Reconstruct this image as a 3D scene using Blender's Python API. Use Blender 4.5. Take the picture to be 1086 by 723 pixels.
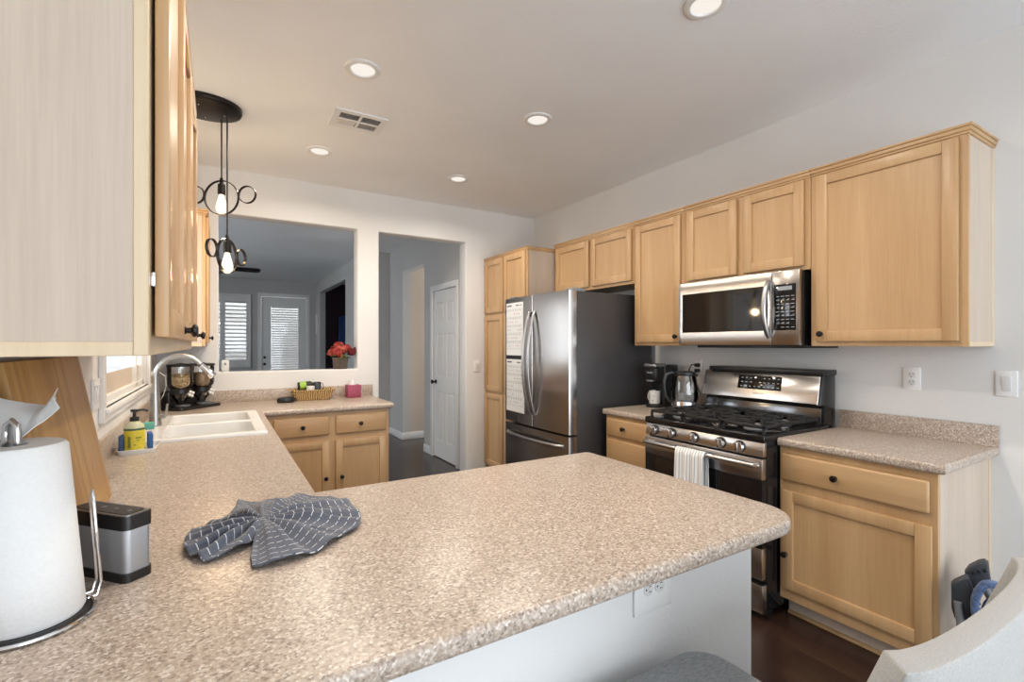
import bpy, bmesh, math, random
from mathutils import Vector, Matrix
random.seed(7)
sc = bpy.context.scene
for o in list(bpy.data.objects):
    bpy.data.objects.remove(o)
COL = sc.collection
PI = math.pi

# ------------------------------------------------------------------ camera, world, exposure
F_PX = 512.0
YAW = math.atan2(311.0, 512.0)
cam_d = bpy.data.cameras.new('camera')
cam_d.sensor_width = 36.0
cam_d.lens = 36.0 * F_PX / 1086.0
cam_d.shift_y = 3.5 / 1086.0
cam_d.clip_start = 0.02
cam = bpy.data.objects.new('camera', cam_d)
cam.location = (0, 0, 1.39)
cam.rotation_euler = (PI / 2, 0, -YAW)
COL.objects.link(cam)
sc.camera = cam

w = bpy.data.worlds.new('world')
sc.world = w
w.use_nodes = True
wn = w.node_tree
wn.nodes.clear()
bg = wn.nodes.new('ShaderNodeBackground')
wo = wn.nodes.new('ShaderNodeOutputWorld')
bg.inputs['Color'].default_value = (0.86, 0.93, 1.0, 1)
bg.inputs['Strength'].default_value = 5.6
wn.links.new(bg.outputs[0], wo.inputs[0])

sc.view_settings.view_transform = 'Standard'
sc.view_settings.look = 'None'
sc.view_settings.gamma = 1.0
sc.view_settings.use_curve_mapping = False
sc.view_settings.exposure = 0.17
sc.cycles.use_denoising = True
sc.cycles.max_bounces = 8
sc.cycles.diffuse_bounces = 5
sc.cycles.caustics_reflective = False
sc.cycles.caustics_refractive = False
sc.cycles.sample_clamp_indirect = 6.0

def portal(loc, rot, sx, sy):
    l = bpy.data.lights.new('daylight_portal', 'AREA')
    l.shape = 'RECTANGLE'
    l.size, l.size_y = sx, sy
    l.cycles.is_portal = True
    o = bpy.data.objects.new('daylight_portal', l)
    o.location = loc
    o.rotation_euler = rot
    COL.objects.link(o)
portal((1.34, -2.66, 1.28), (PI / 2, 0, 0), 3.3, 2.5)        # unseen glass door behind the camera, widened for daylight
portal((-0.53, 3.24, 1.6), (PI / 2, 0, -PI / 2), 1.38, 0.9)      # window over the sink
portal((-3.15, 7.7, 1.4), (PI / 2, 0, -PI / 2), 2.2, 1.9)        # unseen living room side opening, added to let daylight in
LAMP_W = 10.0        # each recessed lamp
LAMP_COL = (1.0, 0.89, 0.76)

# ------------------------------------------------------------------ mesh helpers
IDN = lambda a, b, c: (a, b, c)
def FR(x): return lambda a, b, c: (x - c, a, b)     # fronts that face the left wall
def FL(x): return lambda a, b, c: (x + c, a, b)     # fronts that face the right wall
def FB(y): return lambda a, b, c: (a, y - c, b)     # fronts that face the viewer's end
def FP(y): return lambda a, b, c: (a, y + c, b)     # fronts that face the back wall

class MB:
    def __init__(s, fr=IDN):
        s.bm = bmesh.new()
        s.fr = fr
    def add(s, t, m=0):
        mp = {}
        for v in t.verts:
            mp[v] = s.bm.verts.new(s.fr(*v.co))
        for f in t.faces:
            try:
                nf = s.bm.faces.new([mp[v] for v in f.verts])
                nf.material_index = m if m >= 0 else f.material_index
            except ValueError:
                pass
        t.free()
    def box(s, a0, a1, b0, b1, c0, c1, bev=0.0, seg=2, m=0):
        t = bmesh.new()
        bmesh.ops.create_cube(t, size=1)
        for v in t.verts:
            v.co = Vector(((a0 + a1) / 2 + v.co.x * (a1 - a0), (b0 + b1) / 2 + v.co.y * (b1 - b0), (c0 + c1) / 2 + v.co.z * (c1 - c0)))
        if bev > 0:
            bmesh.ops.bevel(t, geom=list(t.edges), offset=bev, segments=seg, profile=0.5, affect='EDGES')
        s.add(t, m)
        return s
    def lathe(s, prof, cen=(0, 0, 0), seg=24, m=0, axis=2, sq=1.0):
        t = bmesh.new()
        rings = []
        for r, z in prof:
            ring = []
            for k in range(seg):
                an = 2 * PI * k / seg
                p = [r * math.cos(an), r * math.sin(an) * sq, z]
                if axis == 0: p = [p[2], p[0], p[1]]
                elif axis == 1: p = [p[0], p[2], p[1]]
                ring.append(t.verts.new(Vector(p) + Vector(cen)))
            rings.append(ring)
        for i in range(len(rings) - 1):
            for k in range(seg):
                t.faces.new([rings[i][k], rings[i][(k + 1) % seg], rings[i + 1][(k + 1) % seg], rings[i + 1][k]])
        if prof[0][0] > 1e-5: t.faces.new(rings[0][::-1])
        if prof[-1][0] > 1e-5: t.faces.new(rings[-1])
        bmesh.ops.remove_doubles(t, verts=t.verts, dist=1e-6)
        s.add(t, m)
        return s
    def tube(s, pts, r, seg=8, closed=False, m=0, flat=1.0, up=None):
        pts = [Vector(p) for p in pts]
        n = len(pts)
        t = bmesh.new()
        rings = []
        prevn = None
        for i, p in enumerate(pts):
            if closed:
                d = pts[(i + 1) % n] - pts[i - 1]
            else:
                d = pts[min(i + 1, n - 1)] - pts[max(i - 1, 0)]
            d.normalize()
            if prevn is None:
                u = Vector(up) if up else (Vector((0, 0, 1)) if abs(d.z) < 0.9 else Vector((1, 0, 0)))
                nn = (u - d * u.dot(d)).normalized()
            else:
                nn = (prevn - d * prevn.dot(d))
                nn = nn.normalized() if nn.length > 1e-6 else prevn
            prevn = nn
            bb = d.cross(nn)
            rr = r[i] if isinstance(r, (list, tuple)) else r
            rings.append([t.verts.new(p + nn * (rr * math.cos(2 * PI * k / seg)) + bb * (rr * flat * math.sin(2 * PI * k / seg))) for k in range(seg)])
        for i in range(n if closed else n - 1):
            A, B = rings[i], rings[(i + 1) % n]
            for k in range(seg):
                t.faces.new([A[k], A[(k + 1) % seg], B[(k + 1) % seg], B[k]])
        if not closed:
            t.faces.new(rings[0][::-1])
            t.faces.new(rings[-1])
        s.add(t, m)
        return s
    def prism(s, poly, z0, z1, ax='c', bev=0.0, seg=2, m=0):
        """poly in the two axes other than ax (in a,b,c order), extruded along ax."""
        t = bmesh.new()
        def P(p, q, z):
            return {'a': (z, p, q), 'b': (p, z, q), 'c': (p, q, z)}[ax]
        lo = [t.verts.new(P(p, q, z0)) for p, q in poly]
        hi = [t.verts.new(P(p, q, z1)) for p, q in poly]
        n = len(poly)
        t.faces.new(lo[::-1]); t.faces.new(hi)
        for i in range(n):
            t.faces.new([lo[i], lo[(i + 1) % n], hi[(i + 1) % n], hi[i]])
        if bev > 0:
            bmesh.ops.recalc_face_normals(t, faces=t.faces)
            ed = [e for e in t.edges if len(e.link_faces) == 2 and e.calc_face_angle() > 0.7]
            bmesh.ops.bevel(t, geom=ed, offset=bev, segments=seg, profile=0.5, affect='EDGES')
        s.add(t, m)
        return s
    def ball(s, cen, r, seg=16, rings=10, m=0):
        r = (r, r, r) if not isinstance(r, (tuple, list)) else r
        t = bmesh.new()
        bmesh.ops.create_uvsphere(t, u_segments=seg, v_segments=rings, radius=1)
        for v in t.verts:
            v.co = Vector((cen[0] + v.co.x * r[0], cen[1] + v.co.y * r[1], cen[2] + v.co.z * r[2]))
        s.add(t, m)
        return s
    def surf(s, fn, nu, nv, thick=0.0, m=0, wrap=False):
        t = bmesh.new()
        g = [[t.verts.new(fn(i / nu, j / nv)) for j in range(nv + 1)] for i in range(nu + (0 if wrap else 1))]
        N = len(g)
        for i in range(nu):
            for j in range(nv):
                t.faces.new([g[i][j], g[(i + 1) % N][j], g[(i + 1) % N][j + 1], g[i][j + 1]])
        bmesh.ops.remove_doubles(t, verts=t.verts, dist=1e-7)
        if thick:
            bmesh.ops.recalc_face_normals(t, faces=t.faces)
            bmesh.ops.solidify(t, geom=list(t.faces), thickness=thick)
        s.add(t, m)
        return s
    def cells(s, uc, vc, keep, w0, w1, ax='c', post=None, m=0):
        """solid made of the kept cells of a grid; u,v are the axes other than ax; post(bm) may bevel it."""
        t = bmesh.new()
        def P(p, q, z):
            return {'a': (z, p, q), 'b': (p, z, q), 'c': (p, q, z)}[ax]
        vv = {}
        def V(i, j):
            if (i, j) not in vv: vv[(i, j)] = t.verts.new(P(uc[i], vc[j], w1))
            return vv[(i, j)]
        for i in range(len(uc) - 1):
            for j in range(len(vc) - 1):
                if keep((uc[i] + uc[i + 1]) / 2, (vc[j] + vc[j + 1]) / 2):
                    t.faces.new([V(i, j), V(i + 1, j), V(i + 1, j + 1), V(i, j + 1)])
        r = bmesh.ops.extrude_face_region(t, geom=list(t.faces))
        k = {'a': 0, 'b': 1, 'c': 2}[ax]
        for e in r['geom']:
            if isinstance(e, bmesh.types.BMVert): e.co[k] = w0
        # extrude leaves the source faces as the far cap
        bmesh.ops.recalc_face_normals(t, faces=t.faces)
        if post: post(t)
        s.add(t, m)
        return s
    def build(s, name, mats, parent=None, loc=None, smooth=0.7):
        bmesh.ops.recalc_face_normals(s.bm, faces=s.bm.faces)
        me = bpy.data.meshes.new(name)
        if parent is None:
            vs = s.bm.verts
            if loc is None:
                xs = [v.co.x for v in vs]; ys = [v.co.y for v in vs]
                loc = ((min(xs) + max(xs)) / 2, (min(ys) + max(ys)) / 2, min(v.co.z for v in vs))
            L = Vector(loc)
            for v in vs: v.co -= L
        else:
            L = None
            if isinstance(parent, tuple): parent = parent[0]
            off = root_of(parent)
            for v in s.bm.verts: v.co -= off
        s.bm.to_mesh(me)
        s.bm.free()
        if not isinstance(mats, (list, tuple)): mats = [mats]
        for m in mats: me.materials.append(m)
        me.shade_smooth()
        me.set_sharp_from_angle(angle=smooth)
        o = bpy.data.objects.new(name, me)
        COL.objects.link(o)
        if parent is None: o.location = L
        else: o.parent = parent
        return o

def root_of(o):
    while o.parent: o = o.parent
    return Vector(o.location)

def thing(name, label, cat, loc, group=None):
    o = bpy.data.objects.new(name, None)
    o.empty_display_size = 0.05
    o.location = loc
    COL.objects.link(o)
    return tag(o, label, cat, group)
def tag(o, label, cat, group=None):
    o['label'] = label
    o['category'] = cat
    if group: o['group'] = group
    return o
def lab(o, label):
    o['label'] = label
    return o
def struct(name, mb, mats, smooth=0.5, loc=(0, 0, 0)):
    o = mb.build(name, mats, None, loc, smooth)
    o['kind'] = 'structure'
    return o
def copy_tree(o, d, parent=None):
    c = o.copy()
    COL.objects.link(c)
    if parent: c.parent = parent
    else: c.location = Vector(o.location) + Vector(d)
    for ch in list(o.children): copy_tree(ch, d, c)
    return c
def text(body, size, loc, rot, mat_, parent, name='lettering', ext=0.0003):
    cu = bpy.data.curves.new(name, 'FONT')
    cu.body = body
    cu.size = size
    cu.extrude = ext
    cu.align_x = 'CENTER'; cu.align_y = 'CENTER'
    cu.materials.append(mat_)
    tmp = bpy.data.objects.new(name, cu)
    me = bpy.data.meshes.new_from_object(tmp)
    bpy.data.objects.remove(tmp)
    if not me.materials: me.materials.append(mat_)
    o = bpy.data.objects.new(name, me)
    COL.objects.link(o)
    o.parent = parent
    o.location = Vector(loc) - root_of(parent)
    o.rotation_euler = rot
    return o
ROT_L = (PI / 2, 0, -PI / 2)      # text on a face that looks towards -X

# ------------------------------------------------------------------ materials
class NT:
    def __init__(s, name):
        s.m = bpy.data.materials.new(name)
        s.m.use_nodes = True
        s.t = s.m.node_tree
        s.t.nodes.clear()
        s.out = s.n('ShaderNodeOutputMaterial')
    def n(s, typ, **kw):
        nd = s.t.nodes.new(typ)
        for k, v in kw.items():
            if k in nd.inputs: nd.inputs[k].default_value = v
            else: setattr(nd, k, v)
        return nd
    def l(s, a, b): s.t.links.new(a, b)
    def bsdf(s, col=None, rough=0.5, metal=0.0, **kw):
        b = s.n('ShaderNodeBsdfPrincipled')
        if col is not None: b.inputs['Base Color'].default_value = (*col, 1)
        b.inputs['Roughness'].default_value = rough
        b.inputs['Metallic'].default_value = metal
        for k, v in kw.items(): b.inputs[k].default_value = v
        s.l(b.outputs[0], s.out.inputs[0])
        return b
    def coords(s, scale=(1, 1, 1), kind='Object', rot=(0, 0, 0)):
        tc = s.n('ShaderNodeTexCoord')
        mp = s.n('ShaderNodeMapping')
        mp.inputs['Scale'].default_value = scale
        mp.inputs['Rotation'].default_value = rot
        s.l(tc.outputs[kind], mp.inputs[0])
        return mp.outputs[0]
    def noise(s, vec, scale=5.0, detail=3.0, rough=0.5):
        nd = s.n('ShaderNodeTexNoise')
        nd.inputs['Scale'].default_value = scale
        nd.inputs['Detail'].default_value = detail
        nd.inputs['Roughness'].default_value = rough
        s.l(vec, nd.inputs['Vector'])
        return nd.outputs['Fac']
    def ramp(s, fac, stops, interp='LINEAR'):
        r = s.n('ShaderNodeValToRGB')
        r.color_ramp.interpolation = interp
        el = r.color_ramp.elements
        el[0].position, el[0].color = stops[0][0], (*stops[0][1], 1)
        el[1].position, el[1].color = stops[1][0], (*stops[1][1], 1)
        for p, c in stops[2:]:
            e = el.new(p); e.color = (*c, 1)
        s.l(fac, r.inputs[0])
        return r.outputs[0]
    def mix(s, a, b, fac=0.5, blend='MIX'):
        x = s.n('ShaderNodeMix', data_type='RGBA', blend_type=blend)
        for sock, v in ((x.inputs[0], fac), (x.inputs[6], a), (x.inputs[7], b)):
            if hasattr(v, 'links') or hasattr(v, 'is_linked'): s.l(v, sock)
            elif isinstance(v, (int, float)): sock.default_value = v
            else: sock.default_value = (*v, 1)
        return x.outputs[2]
    def bump(s, b, height, strength=0.2, dist=0.002):
        bp = s.n('ShaderNodeBump')
        bp.inputs['Strength'].default_value = strength
        bp.inputs['Distance'].default_value = dist
        s.l(height, bp.inputs['Height'])
        s.l(bp.outputs[0], b.inputs['Normal'])

def srgb(r, g, b):
    f = lambda c: (c / 255 / 12.92) if c <= 10 else ((c / 255 + 0.055) / 1.055) ** 2.4
    return (f(r), f(g), f(b))
def plain(name, col, rough=0.5, metal=0.0, nscale=60.0, var=0.06, bump=0.0, bscale=None, **kw):
    """painted / moulded surface with a faint procedural mottle."""
    k = NT(name)
    b = k.bsdf(col, rough, metal, **kw)
    v = k.coords()
    f = k.noise(v, nscale, 3)
    c = k.ramp(f, [(0.3, tuple(x * (1 - var) for x in col)), (0.7, tuple(min(1, x * (1 + var)) for x in col))])
    k.l(c, b.inputs['Base Color'])
    if bump:
        k.bump(b, k.noise(v, bscale or nscale, 4), bump, 0.003)
    return k.m
def paint(name, col, rough=0.85, bump=0.25):
    k = NT(name)
    b = k.bsdf(col, rough)
    v = k.coords()
    k.bump(b, k.noise(v, 90, 3, 0.6), bump, 0.004)
    c = k.ramp(k.noise(v, 2.0, 2), [(0.3, tuple(x * 0.98 for x in col)), (0.7, tuple(min(1, x * 1.02) for x in col))])
    k.l(c, b.inputs['Base Color'])
    return k.m
def wood(name, c1, c2, grain='z', rough=0.38, fine=0.22, spec=0.5):
    k = NT(name)
    b = k.bsdf(c1, rough)
    b.inputs['Specular IOR Level'].default_value = spec
    s1 = {'z': (9, 9, 0.7), 'y': (9, 0.7, 9), 'x': (0.7, 9, 9)}[grain]
    s2 = {'z': (140, 140, 4), 'y': (140, 4, 140), 'x': (4, 140, 140)}[grain]
    big = k.noise(k.coords(s1), 1.0, 5, 0.55)
    fin = k.noise(k.coords(s2), 1.0, 3, 0.6)
    ca = k.ramp(big, [(0.3, c1), (0.72, c2)])
    cb = k.ramp(fin, [(0.3, tuple(x * 0.9 for x in c1)), (0.7, tuple(min(1, x * 1.05) for x in c2))])
    k.l(k.mix(ca, cb, fine), b.inputs['Base Color'])
    k.bump(b, fin, 0.06, 0.001)
    return k.m
def steel(name, col, rough=0.28, grain='z', amt=0.12):
    k = NT(name)
    b = k.bsdf(col, rough, 1.0)
    b.inputs['Anisotropic'].default_value = 0.7
    tn = k.n('ShaderNodeTangent', direction_type='RADIAL', axis='Z')
    k.l(tn.outputs[0], b.inputs['Tangent'])
    if grain == 'z': b.inputs['Anisotropic Rotation'].default_value = 0.0
    s = {'z': (300, 300, 3), 'y': (300, 3, 300), 'x': (3, 300, 300)}[grain]
    f = k.noise(k.coords(s), 1.0, 2)
    r = k.n('ShaderNodeMapRange')
    r.inputs['To Min'].default_value = rough * (1 - amt * 2)
    r.inputs['To Max'].default_value = rough * (1 + amt * 2)
    k.l(f, r.inputs['Value'])
    k.l(r.outputs[0], b.inputs['Roughness'])
    k.bump(b, f, 0.03, 0.0006)
    return k.m
def glass(name, tint=(1, 1, 1), gloss=0.12, most=1.0):
    k = NT(name)
    tr = k.n('ShaderNodeBsdfTransparent'); tr.inputs[0].default_value = (*tint, 1)
    gl = k.n('ShaderNodeBsdfGlossy'); gl.inputs['Roughness'].default_value = 0.03
    fr = k.n('ShaderNodeFresnel'); fr.inputs['IOR'].default_value = 1.45
    mx = k.n('ShaderNodeMixShader')
    ad = k.n('ShaderNodeMath', operation='ADD'); ad.inputs[1].default_value = gloss * 0.3
    mn = k.n('ShaderNodeMath', operation='MINIMUM'); mn.inputs[1].default_value = most
    k.l(fr.outputs[0], ad.inputs[0]); k.l(ad.outputs[0], mn.inputs[0]); k.l(mn.outputs[0], mx.inputs[0])
    k.l(tr.outputs[0], mx.inputs[1]); k.l(gl.outputs[0], mx.inputs[2]); k.l(mx.outputs[0], k.out.inputs[0])
    return k.m
def glow(name, col, strength):
    k = NT(name)
    e = k.n('ShaderNodeEmission'); e.inputs[0].default_value = (*col, 1); e.inputs[1].default_value = strength
    k.l(e.outputs[0], k.out.inputs[0])
    return k.m

M = {}
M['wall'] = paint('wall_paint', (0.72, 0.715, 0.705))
M['ceil'] = paint('ceiling_paint', (0.87, 0.885, 0.90), 0.9, 0.45)
M['beige'] = paint('corridor_paint', (0.60, 0.52, 0.44))
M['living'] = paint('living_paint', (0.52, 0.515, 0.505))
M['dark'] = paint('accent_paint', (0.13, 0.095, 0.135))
M['trim'] = plain('trim_white', (0.78, 0.78, 0.77), 0.4, nscale=8, var=0.01)
M['plastic'] = plain('white_plastic', (0.80, 0.80, 0.79), 0.35, nscale=8, var=0.01)
M['maple'] = wood('maple_upright', srgb(178, 141, 99), srgb(199, 165, 123), 'z')
M['maple_y'] = wood('maple_lengthways', srgb(178, 141, 99), srgb(199, 165, 123), 'y')
M['maple_x'] = wood('maple_crossways', srgb(178, 141, 99), srgb(199, 165, 123), 'x')
M['side'] = wood('maple_laminate', srgb(186, 169, 153), srgb(203, 187, 171), 'z', 0.5, 0.3, 0.3)
M['edge'] = wood('maple_edge', srgb(206, 184, 152), srgb(220, 199, 168), 'z')
M['bronze'] = plain('oiled_bronze', (0.018, 0.014, 0.012), 0.35, 0.6)
M['black'] = plain('black_plastic', (0.012, 0.012, 0.013), 0.35)
M['enamel'] = plain('black_enamel', (0.008, 0.008, 0.009), 0.12, nscale=10)
M['iron'] = plain('cast_iron', (0.016, 0.016, 0.017), 0.6, 0.2, 300, 0.2, 0.2)
M['dglass'] = plain('oven_glass', (0.006, 0.006, 0.007), 0.05, nscale=5)
M['steel'] = steel('brushed_steel', (0.40, 0.375, 0.355), 0.22, 'z')
M['steel_y'] = steel('brushed_steel_lengthways', (0.62, 0.60, 0.58), 0.24, 'y')
M['chrome'] = plain('chrome', (0.75, 0.75, 0.76), 0.12, 1.0, 10, 0.02)
M['nickel'] = plain('brushed_nickel', (0.42, 0.415, 0.41), 0.33, 1.0, 10, 0.02)
M['fridge_side'] = plain('fridge_side_grey', (0.060, 0.058, 0.060), 0.42, 0.3, 200, 0.08)
M['white'] = plain('white_ceramic', (0.70, 0.70, 0.69), 0.22, nscale=6, var=0.01)
M['glass'] = glass('clear_glass')
M['pane'] = glass('window_pane', gloss=0.05, most=0.12)
M['grey_p'] = plain('grey_plastic', (0.20, 0.21, 0.22), 0.4)

def mk_counter():
    k = NT('speckled_laminate')
    b = k.bsdf((0.5, 0.4, 0.3), 0.30)
    b.inputs['Specular IOR Level'].default_value = 0.45
    v = k.coords()
    vo = k.n('ShaderNodeTexVoronoi'); vo.inputs['Scale'].default_value = 210
    k.l(v, vo.inputs['Vector'])
    sep = k.n('ShaderNodeSeparateColor'); k.l(vo.outputs['Color'], sep.inputs[0])
    c1 = k.ramp(sep.outputs[0], [(0.0, srgb(98, 82, 72)), (0.09, srgb(140, 121, 107)), (0.24, srgb(166, 149, 134)), (0.58, srgb(184, 169, 155)), (0.84, srgb(216, 207, 197))], 'CONSTANT')
    f2 = k.noise(v, 150, 4, 0.7)
    c2 = k.ramp(f2, [(0.32, srgb(140, 123, 110)), (0.5, srgb(178, 162, 147)), (0.68, srgb(212, 200, 187))])
    k.l(k.mix(c1, c2, 0.42), b.inputs['Base Color'])
    return k.m
M['counter'] = mk_counter()

def mk_floor():
    k = NT('dark_plank_floor')
    b = k.bsdf((0.03, 0.02, 0.015), 0.25)
    v = k.coords((1, 1, 1), rot=(0, 0, PI / 2))
    br = k.n('ShaderNodeTexBrick')
    br.inputs['Scale'].default_value = 1.0
    br.inputs['Mortar Size'].default_value = 0.002
    br.inputs['Brick Width'].default_value = 1.2
    br.inputs['Row Height'].default_value = 0.125
    br.inputs['Color1'].default_value = (*srgb(44, 30, 25), 1)
    br.inputs['Color2'].default_value = (*srgb(60, 42, 34), 1)
    br.inputs['Mortar'].default_value = (*srgb(20, 13, 10), 1)
    k.l(v, br.inputs['Vector'])
    g = k.noise(k.coords((40, 1.5, 40)), 1.0, 5)
    c = k.mix(br.outputs['Color'], k.ramp(g, [(0.3, (0.4, 0.4, 0.4)), (0.7, (1, 1, 1))]), 0.5, 'MULTIPLY')
    k.l(c, b.inputs['Base Color'])
    k.bump(b, g, 0.08, 0.001)
    return k.m
M['floor'] = mk_floor()

def mk_fabric(name, c1, c2, sc_=(260, 260, 60), rough=0.95):
    k = NT(name)
    b = k.bsdf(c1, rough)
    b.inputs['Sheen Weight'].default_value = 0.2
    f = k.noise(k.coords(sc_), 1.0, 3, 0.7)
    k.l(k.ramp(f, [(0.3, c1), (0.7, c2)]), b.inputs['Base Color'])
    k.bump(b, f, 0.3, 0.002)
    return k.m
M['stool_fab'] = mk_fabric('grey_tweed', (0.16, 0.165, 0.17), (0.33, 0.335, 0.34), (60, 400, 200))
M['chair_fab'] = mk_fabric('pale_grey_weave', (0.34, 0.335, 0.32), (0.46, 0.45, 0.43), (300, 300, 300))

def mk_bamboo():
    k = NT('bamboo')
    b = k.bsdf((.5, .35, .15), 0.42)
    v = k.coords()
    sp = k.n('ShaderNodeSeparateXYZ'); k.l(v, sp.inputs[0])
    mu = k.n('ShaderNodeMath', operation='MULTIPLY'); mu.inputs[1].default_value = 48; k.l(sp.outputs[1], mu.inputs[0])
    fl = k.n('ShaderNodeMath', operation='FLOOR'); k.l(mu.outputs[0], fl.inputs[0])
    wn_ = k.n('ShaderNodeTexWhiteNoise', noise_dimensions='1D'); k.l(fl.outputs[0], wn_.inputs['W'])
    ca = k.ramp(wn_.outputs['Value'], [(0.0, srgb(176, 133, 76)), (0.5, srgb(190, 146, 86)), (1.0, srgb(200, 158, 98))])
    fin = k.noise(k.coords((200, 200, 5)), 1.0, 3)
    node = k.noise(k.coords((30, 60, 14)), 1.0, 1)
    cb = k.ramp(node, [(0.66, (1, 1, 1)), (0.78, (0.62, 0.55, 0.45))])
    c = k.mix(ca, k.ramp(fin, [(0.3, (0.8, 0.8, 0.8)), (0.7, (1, 1, 1))]), 0.6, 'MULTIPLY')
    k.l(k.mix(c, cb, 0.7, 'MULTIPLY'), b.inputs['Base Color'])
    return k.m
M['bamboo'] = mk_bamboo()
M['paper'] = plain('white_paper', (0.72, 0.73, 0.73), 0.9, nscale=150, var=0.02, bump=0.3)

def mk_wicker():
    k = NT('woven_seagrass')
    b = k.bsdf((0.4, 0.3, 0.15), 0.8)
    v = k.coords((1, 1, 1))
    wv = k.n('ShaderNodeTexWave'); wv.inputs['Scale'].default_value = 22; wv.inputs['Distortion'].default_value = 6
    k.l(v, wv.inputs['Vector'])
    k.l(k.ramp(wv.outputs['Fac'], [(0.1, srgb(110, 78, 40)), (0.6, srgb(196, 160, 104)), (0.95, srgb(222, 190, 136))]), b.inputs['Base Color'])
    k.bump(b, wv.outputs['Fac'], 0.8, 0.006)
    return k.m
M['wicker'] = mk_wicker()

# ------------------------------------------------------------------ the setting
def edge_bevel(sel, off, seg=3):
    def post(t):
        ed = [e for e in t.edges if len(e.link_faces) == 2 and e.calc_face_angle() > 0.7 and sel((e.verts[0].co + e.verts[1].co) / 2, (e.verts[0].co - e.verts[1].co))]
        bmesh.ops.bevel(t, geom=ed, offset=off, segments=seg, profile=0.5, affect='EDGES')
    return post
XR, YB, ZC, XL = 3.08, 4.58, 2.82, -0.405
struct('floor', MB().box(-3.3, 4.6, -2.75, 12.3, -0.1, 0.0), M['floor'])
struct('ceiling', MB().box(-3.3, 4.6, -2.75, 12.3, ZC, ZC + 0.1), M['ceil'])
struct('wall_right', MB().box(XR, XR + 0.12, -2.75, YB, 0, ZC), M['wall'])
def in_r(u, v, R): return any(a < u < b and c < v < d for a, b, c, d in R)
holes = [(0.0, 1.103, 1.162, 2.46), (1.303, 2.215, -1, 2.46)]
def rim(m, d):
    x, z = m.x, m.z
    for a, b, c, e in holes:
        if a - 0.01 <= x <= b + 0.01 and c - 0.01 <= z <= e + 0.01 and (abs(x - a) < 0.01 or abs(x - b) < 0.01 or abs(z - c) < 0.01 or abs(z - e) < 0.01): return True
    return False
struct('wall_back', MB().cells([-3.2, 0.0, 1.103, 1.303, 2.215, 3.2], [0, 1.162, 2.46, ZC], lambda u, v: not in_r(u, v, holes), YB, YB + 0.16, 'b', edge_bevel(rim, 0.014)), M['wall'])
struct('wall_left', MB().cells([-2.75, 2.52, 3.96, YB], [0, 1.13, 2.12, ZC], lambda u, v: not in_r(u, v, [(2.52, 3.96, 1.13, 2.12)]), XL - 0.12, XL, 'a'), M['wall'])
struct('wall_rear', MB().cells([-0.525, -0.3, 3.0, 3.2], [0, 2.55, ZC], lambda u, v: not in_r(u, v, [(-0.3, 3.0, -1, 2.55)]), -2.75, -2.63, 'b'), M['wall'])
# unseen sliding glass door behind the viewer, widened for more daylight
m = MB()
for x0, x1 in ((-0.3, -0.24), (1.29, 1.41), (2.94, 3.0)): m.box(x0, x1, -2.72, -2.66, 0, 2.55, 0.004)
m.box(-0.3, 3.0, -2.72, -2.66, 2.49, 2.55, 0.004).box(-0.3, 3.0, -2.72, -2.66, 0, 0.05, 0.004)
struct('door_3', m, M['trim'])
# half wall under the peninsula
struct('wall_peninsula', MB().box(-0.405, 1.345, 0.85, 0.965, 0, 0.872, 0.006), M['wall'])

# window over the sink
m = MB()
y0, y1, z0, z1, xc = 2.52, 3.96, 1.13, 2.12, XL
fr_ = lambda a, b, c: (xc + c, a, b)
m = MB(fr_)
m.box(y0 - 0.055, y0, z0 - 0.055, z1 + 0.055, 0, 0.018, 0.004).box(y1, y1 + 0.055, z0 - 0.055, z1 + 0.055, 0, 0.018, 0.004)
m.box(y0, y1, z1, z1 + 0.055, 0, 0.018, 0.004).box(y0, y1, z0 - 0.055, z0, 0, 0.018, 0.004).box(y0 - 0.02, y1 + 0.02, z0 - 0.022, z0, 0, 0.03, 0.004)
for a, b in ((y0, y0 + 0.03), (3.66, 3.70), (y1 - 0.03, y1)): m.box(a, b, z0, z1, -0.07, -0.02, 0.003)
for a, b in ((z0, z0 + 0.03), (z1 - 0.03, z1)): m.box(y0, y1, a, b, -0.07, -0.02, 0.003)
win1 = struct('window_1', m, M['trim'])
struct_child = MB(fr_).box(y0 + 0.02, y1 - 0.02, z0 + 0.02, z1 - 0.02, -0.05, -0.046).build('glazing', M['pane'], win1)
mt = mk_fabric('taupe_cloth', srgb(176, 160, 142), srgb(190, 174, 156))
MB(fr_).box(y0 + 0.03, y1 - 0.03, z0 + 0.03, z0 + 0.125, -0.044, -0.040).build('taupe_strip', mt, win1)  # taupe strip across the foot of the pane
m = MB(fr_)
for i in range(26):
    z = z1 - 0.08 - i * 0.028
    m.box(y0 + 0.04, y1 - 0.04, z, z + 0.0025, -0.036, -0.006)
m.box(y0 + 0.03, y1 - 0.03, z1 - 0.06, z1 - 0.02, -0.04, -0.004)
m.build('blind', M['plastic'], win1)
# ground outside that window
struct('ground', MB().box(-9, -0.53, -3, 4.5, -0.2, -0.1), plain('gravel_ground', srgb(186, 168, 146), 0.95, 0, 40, 0.2))

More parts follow.
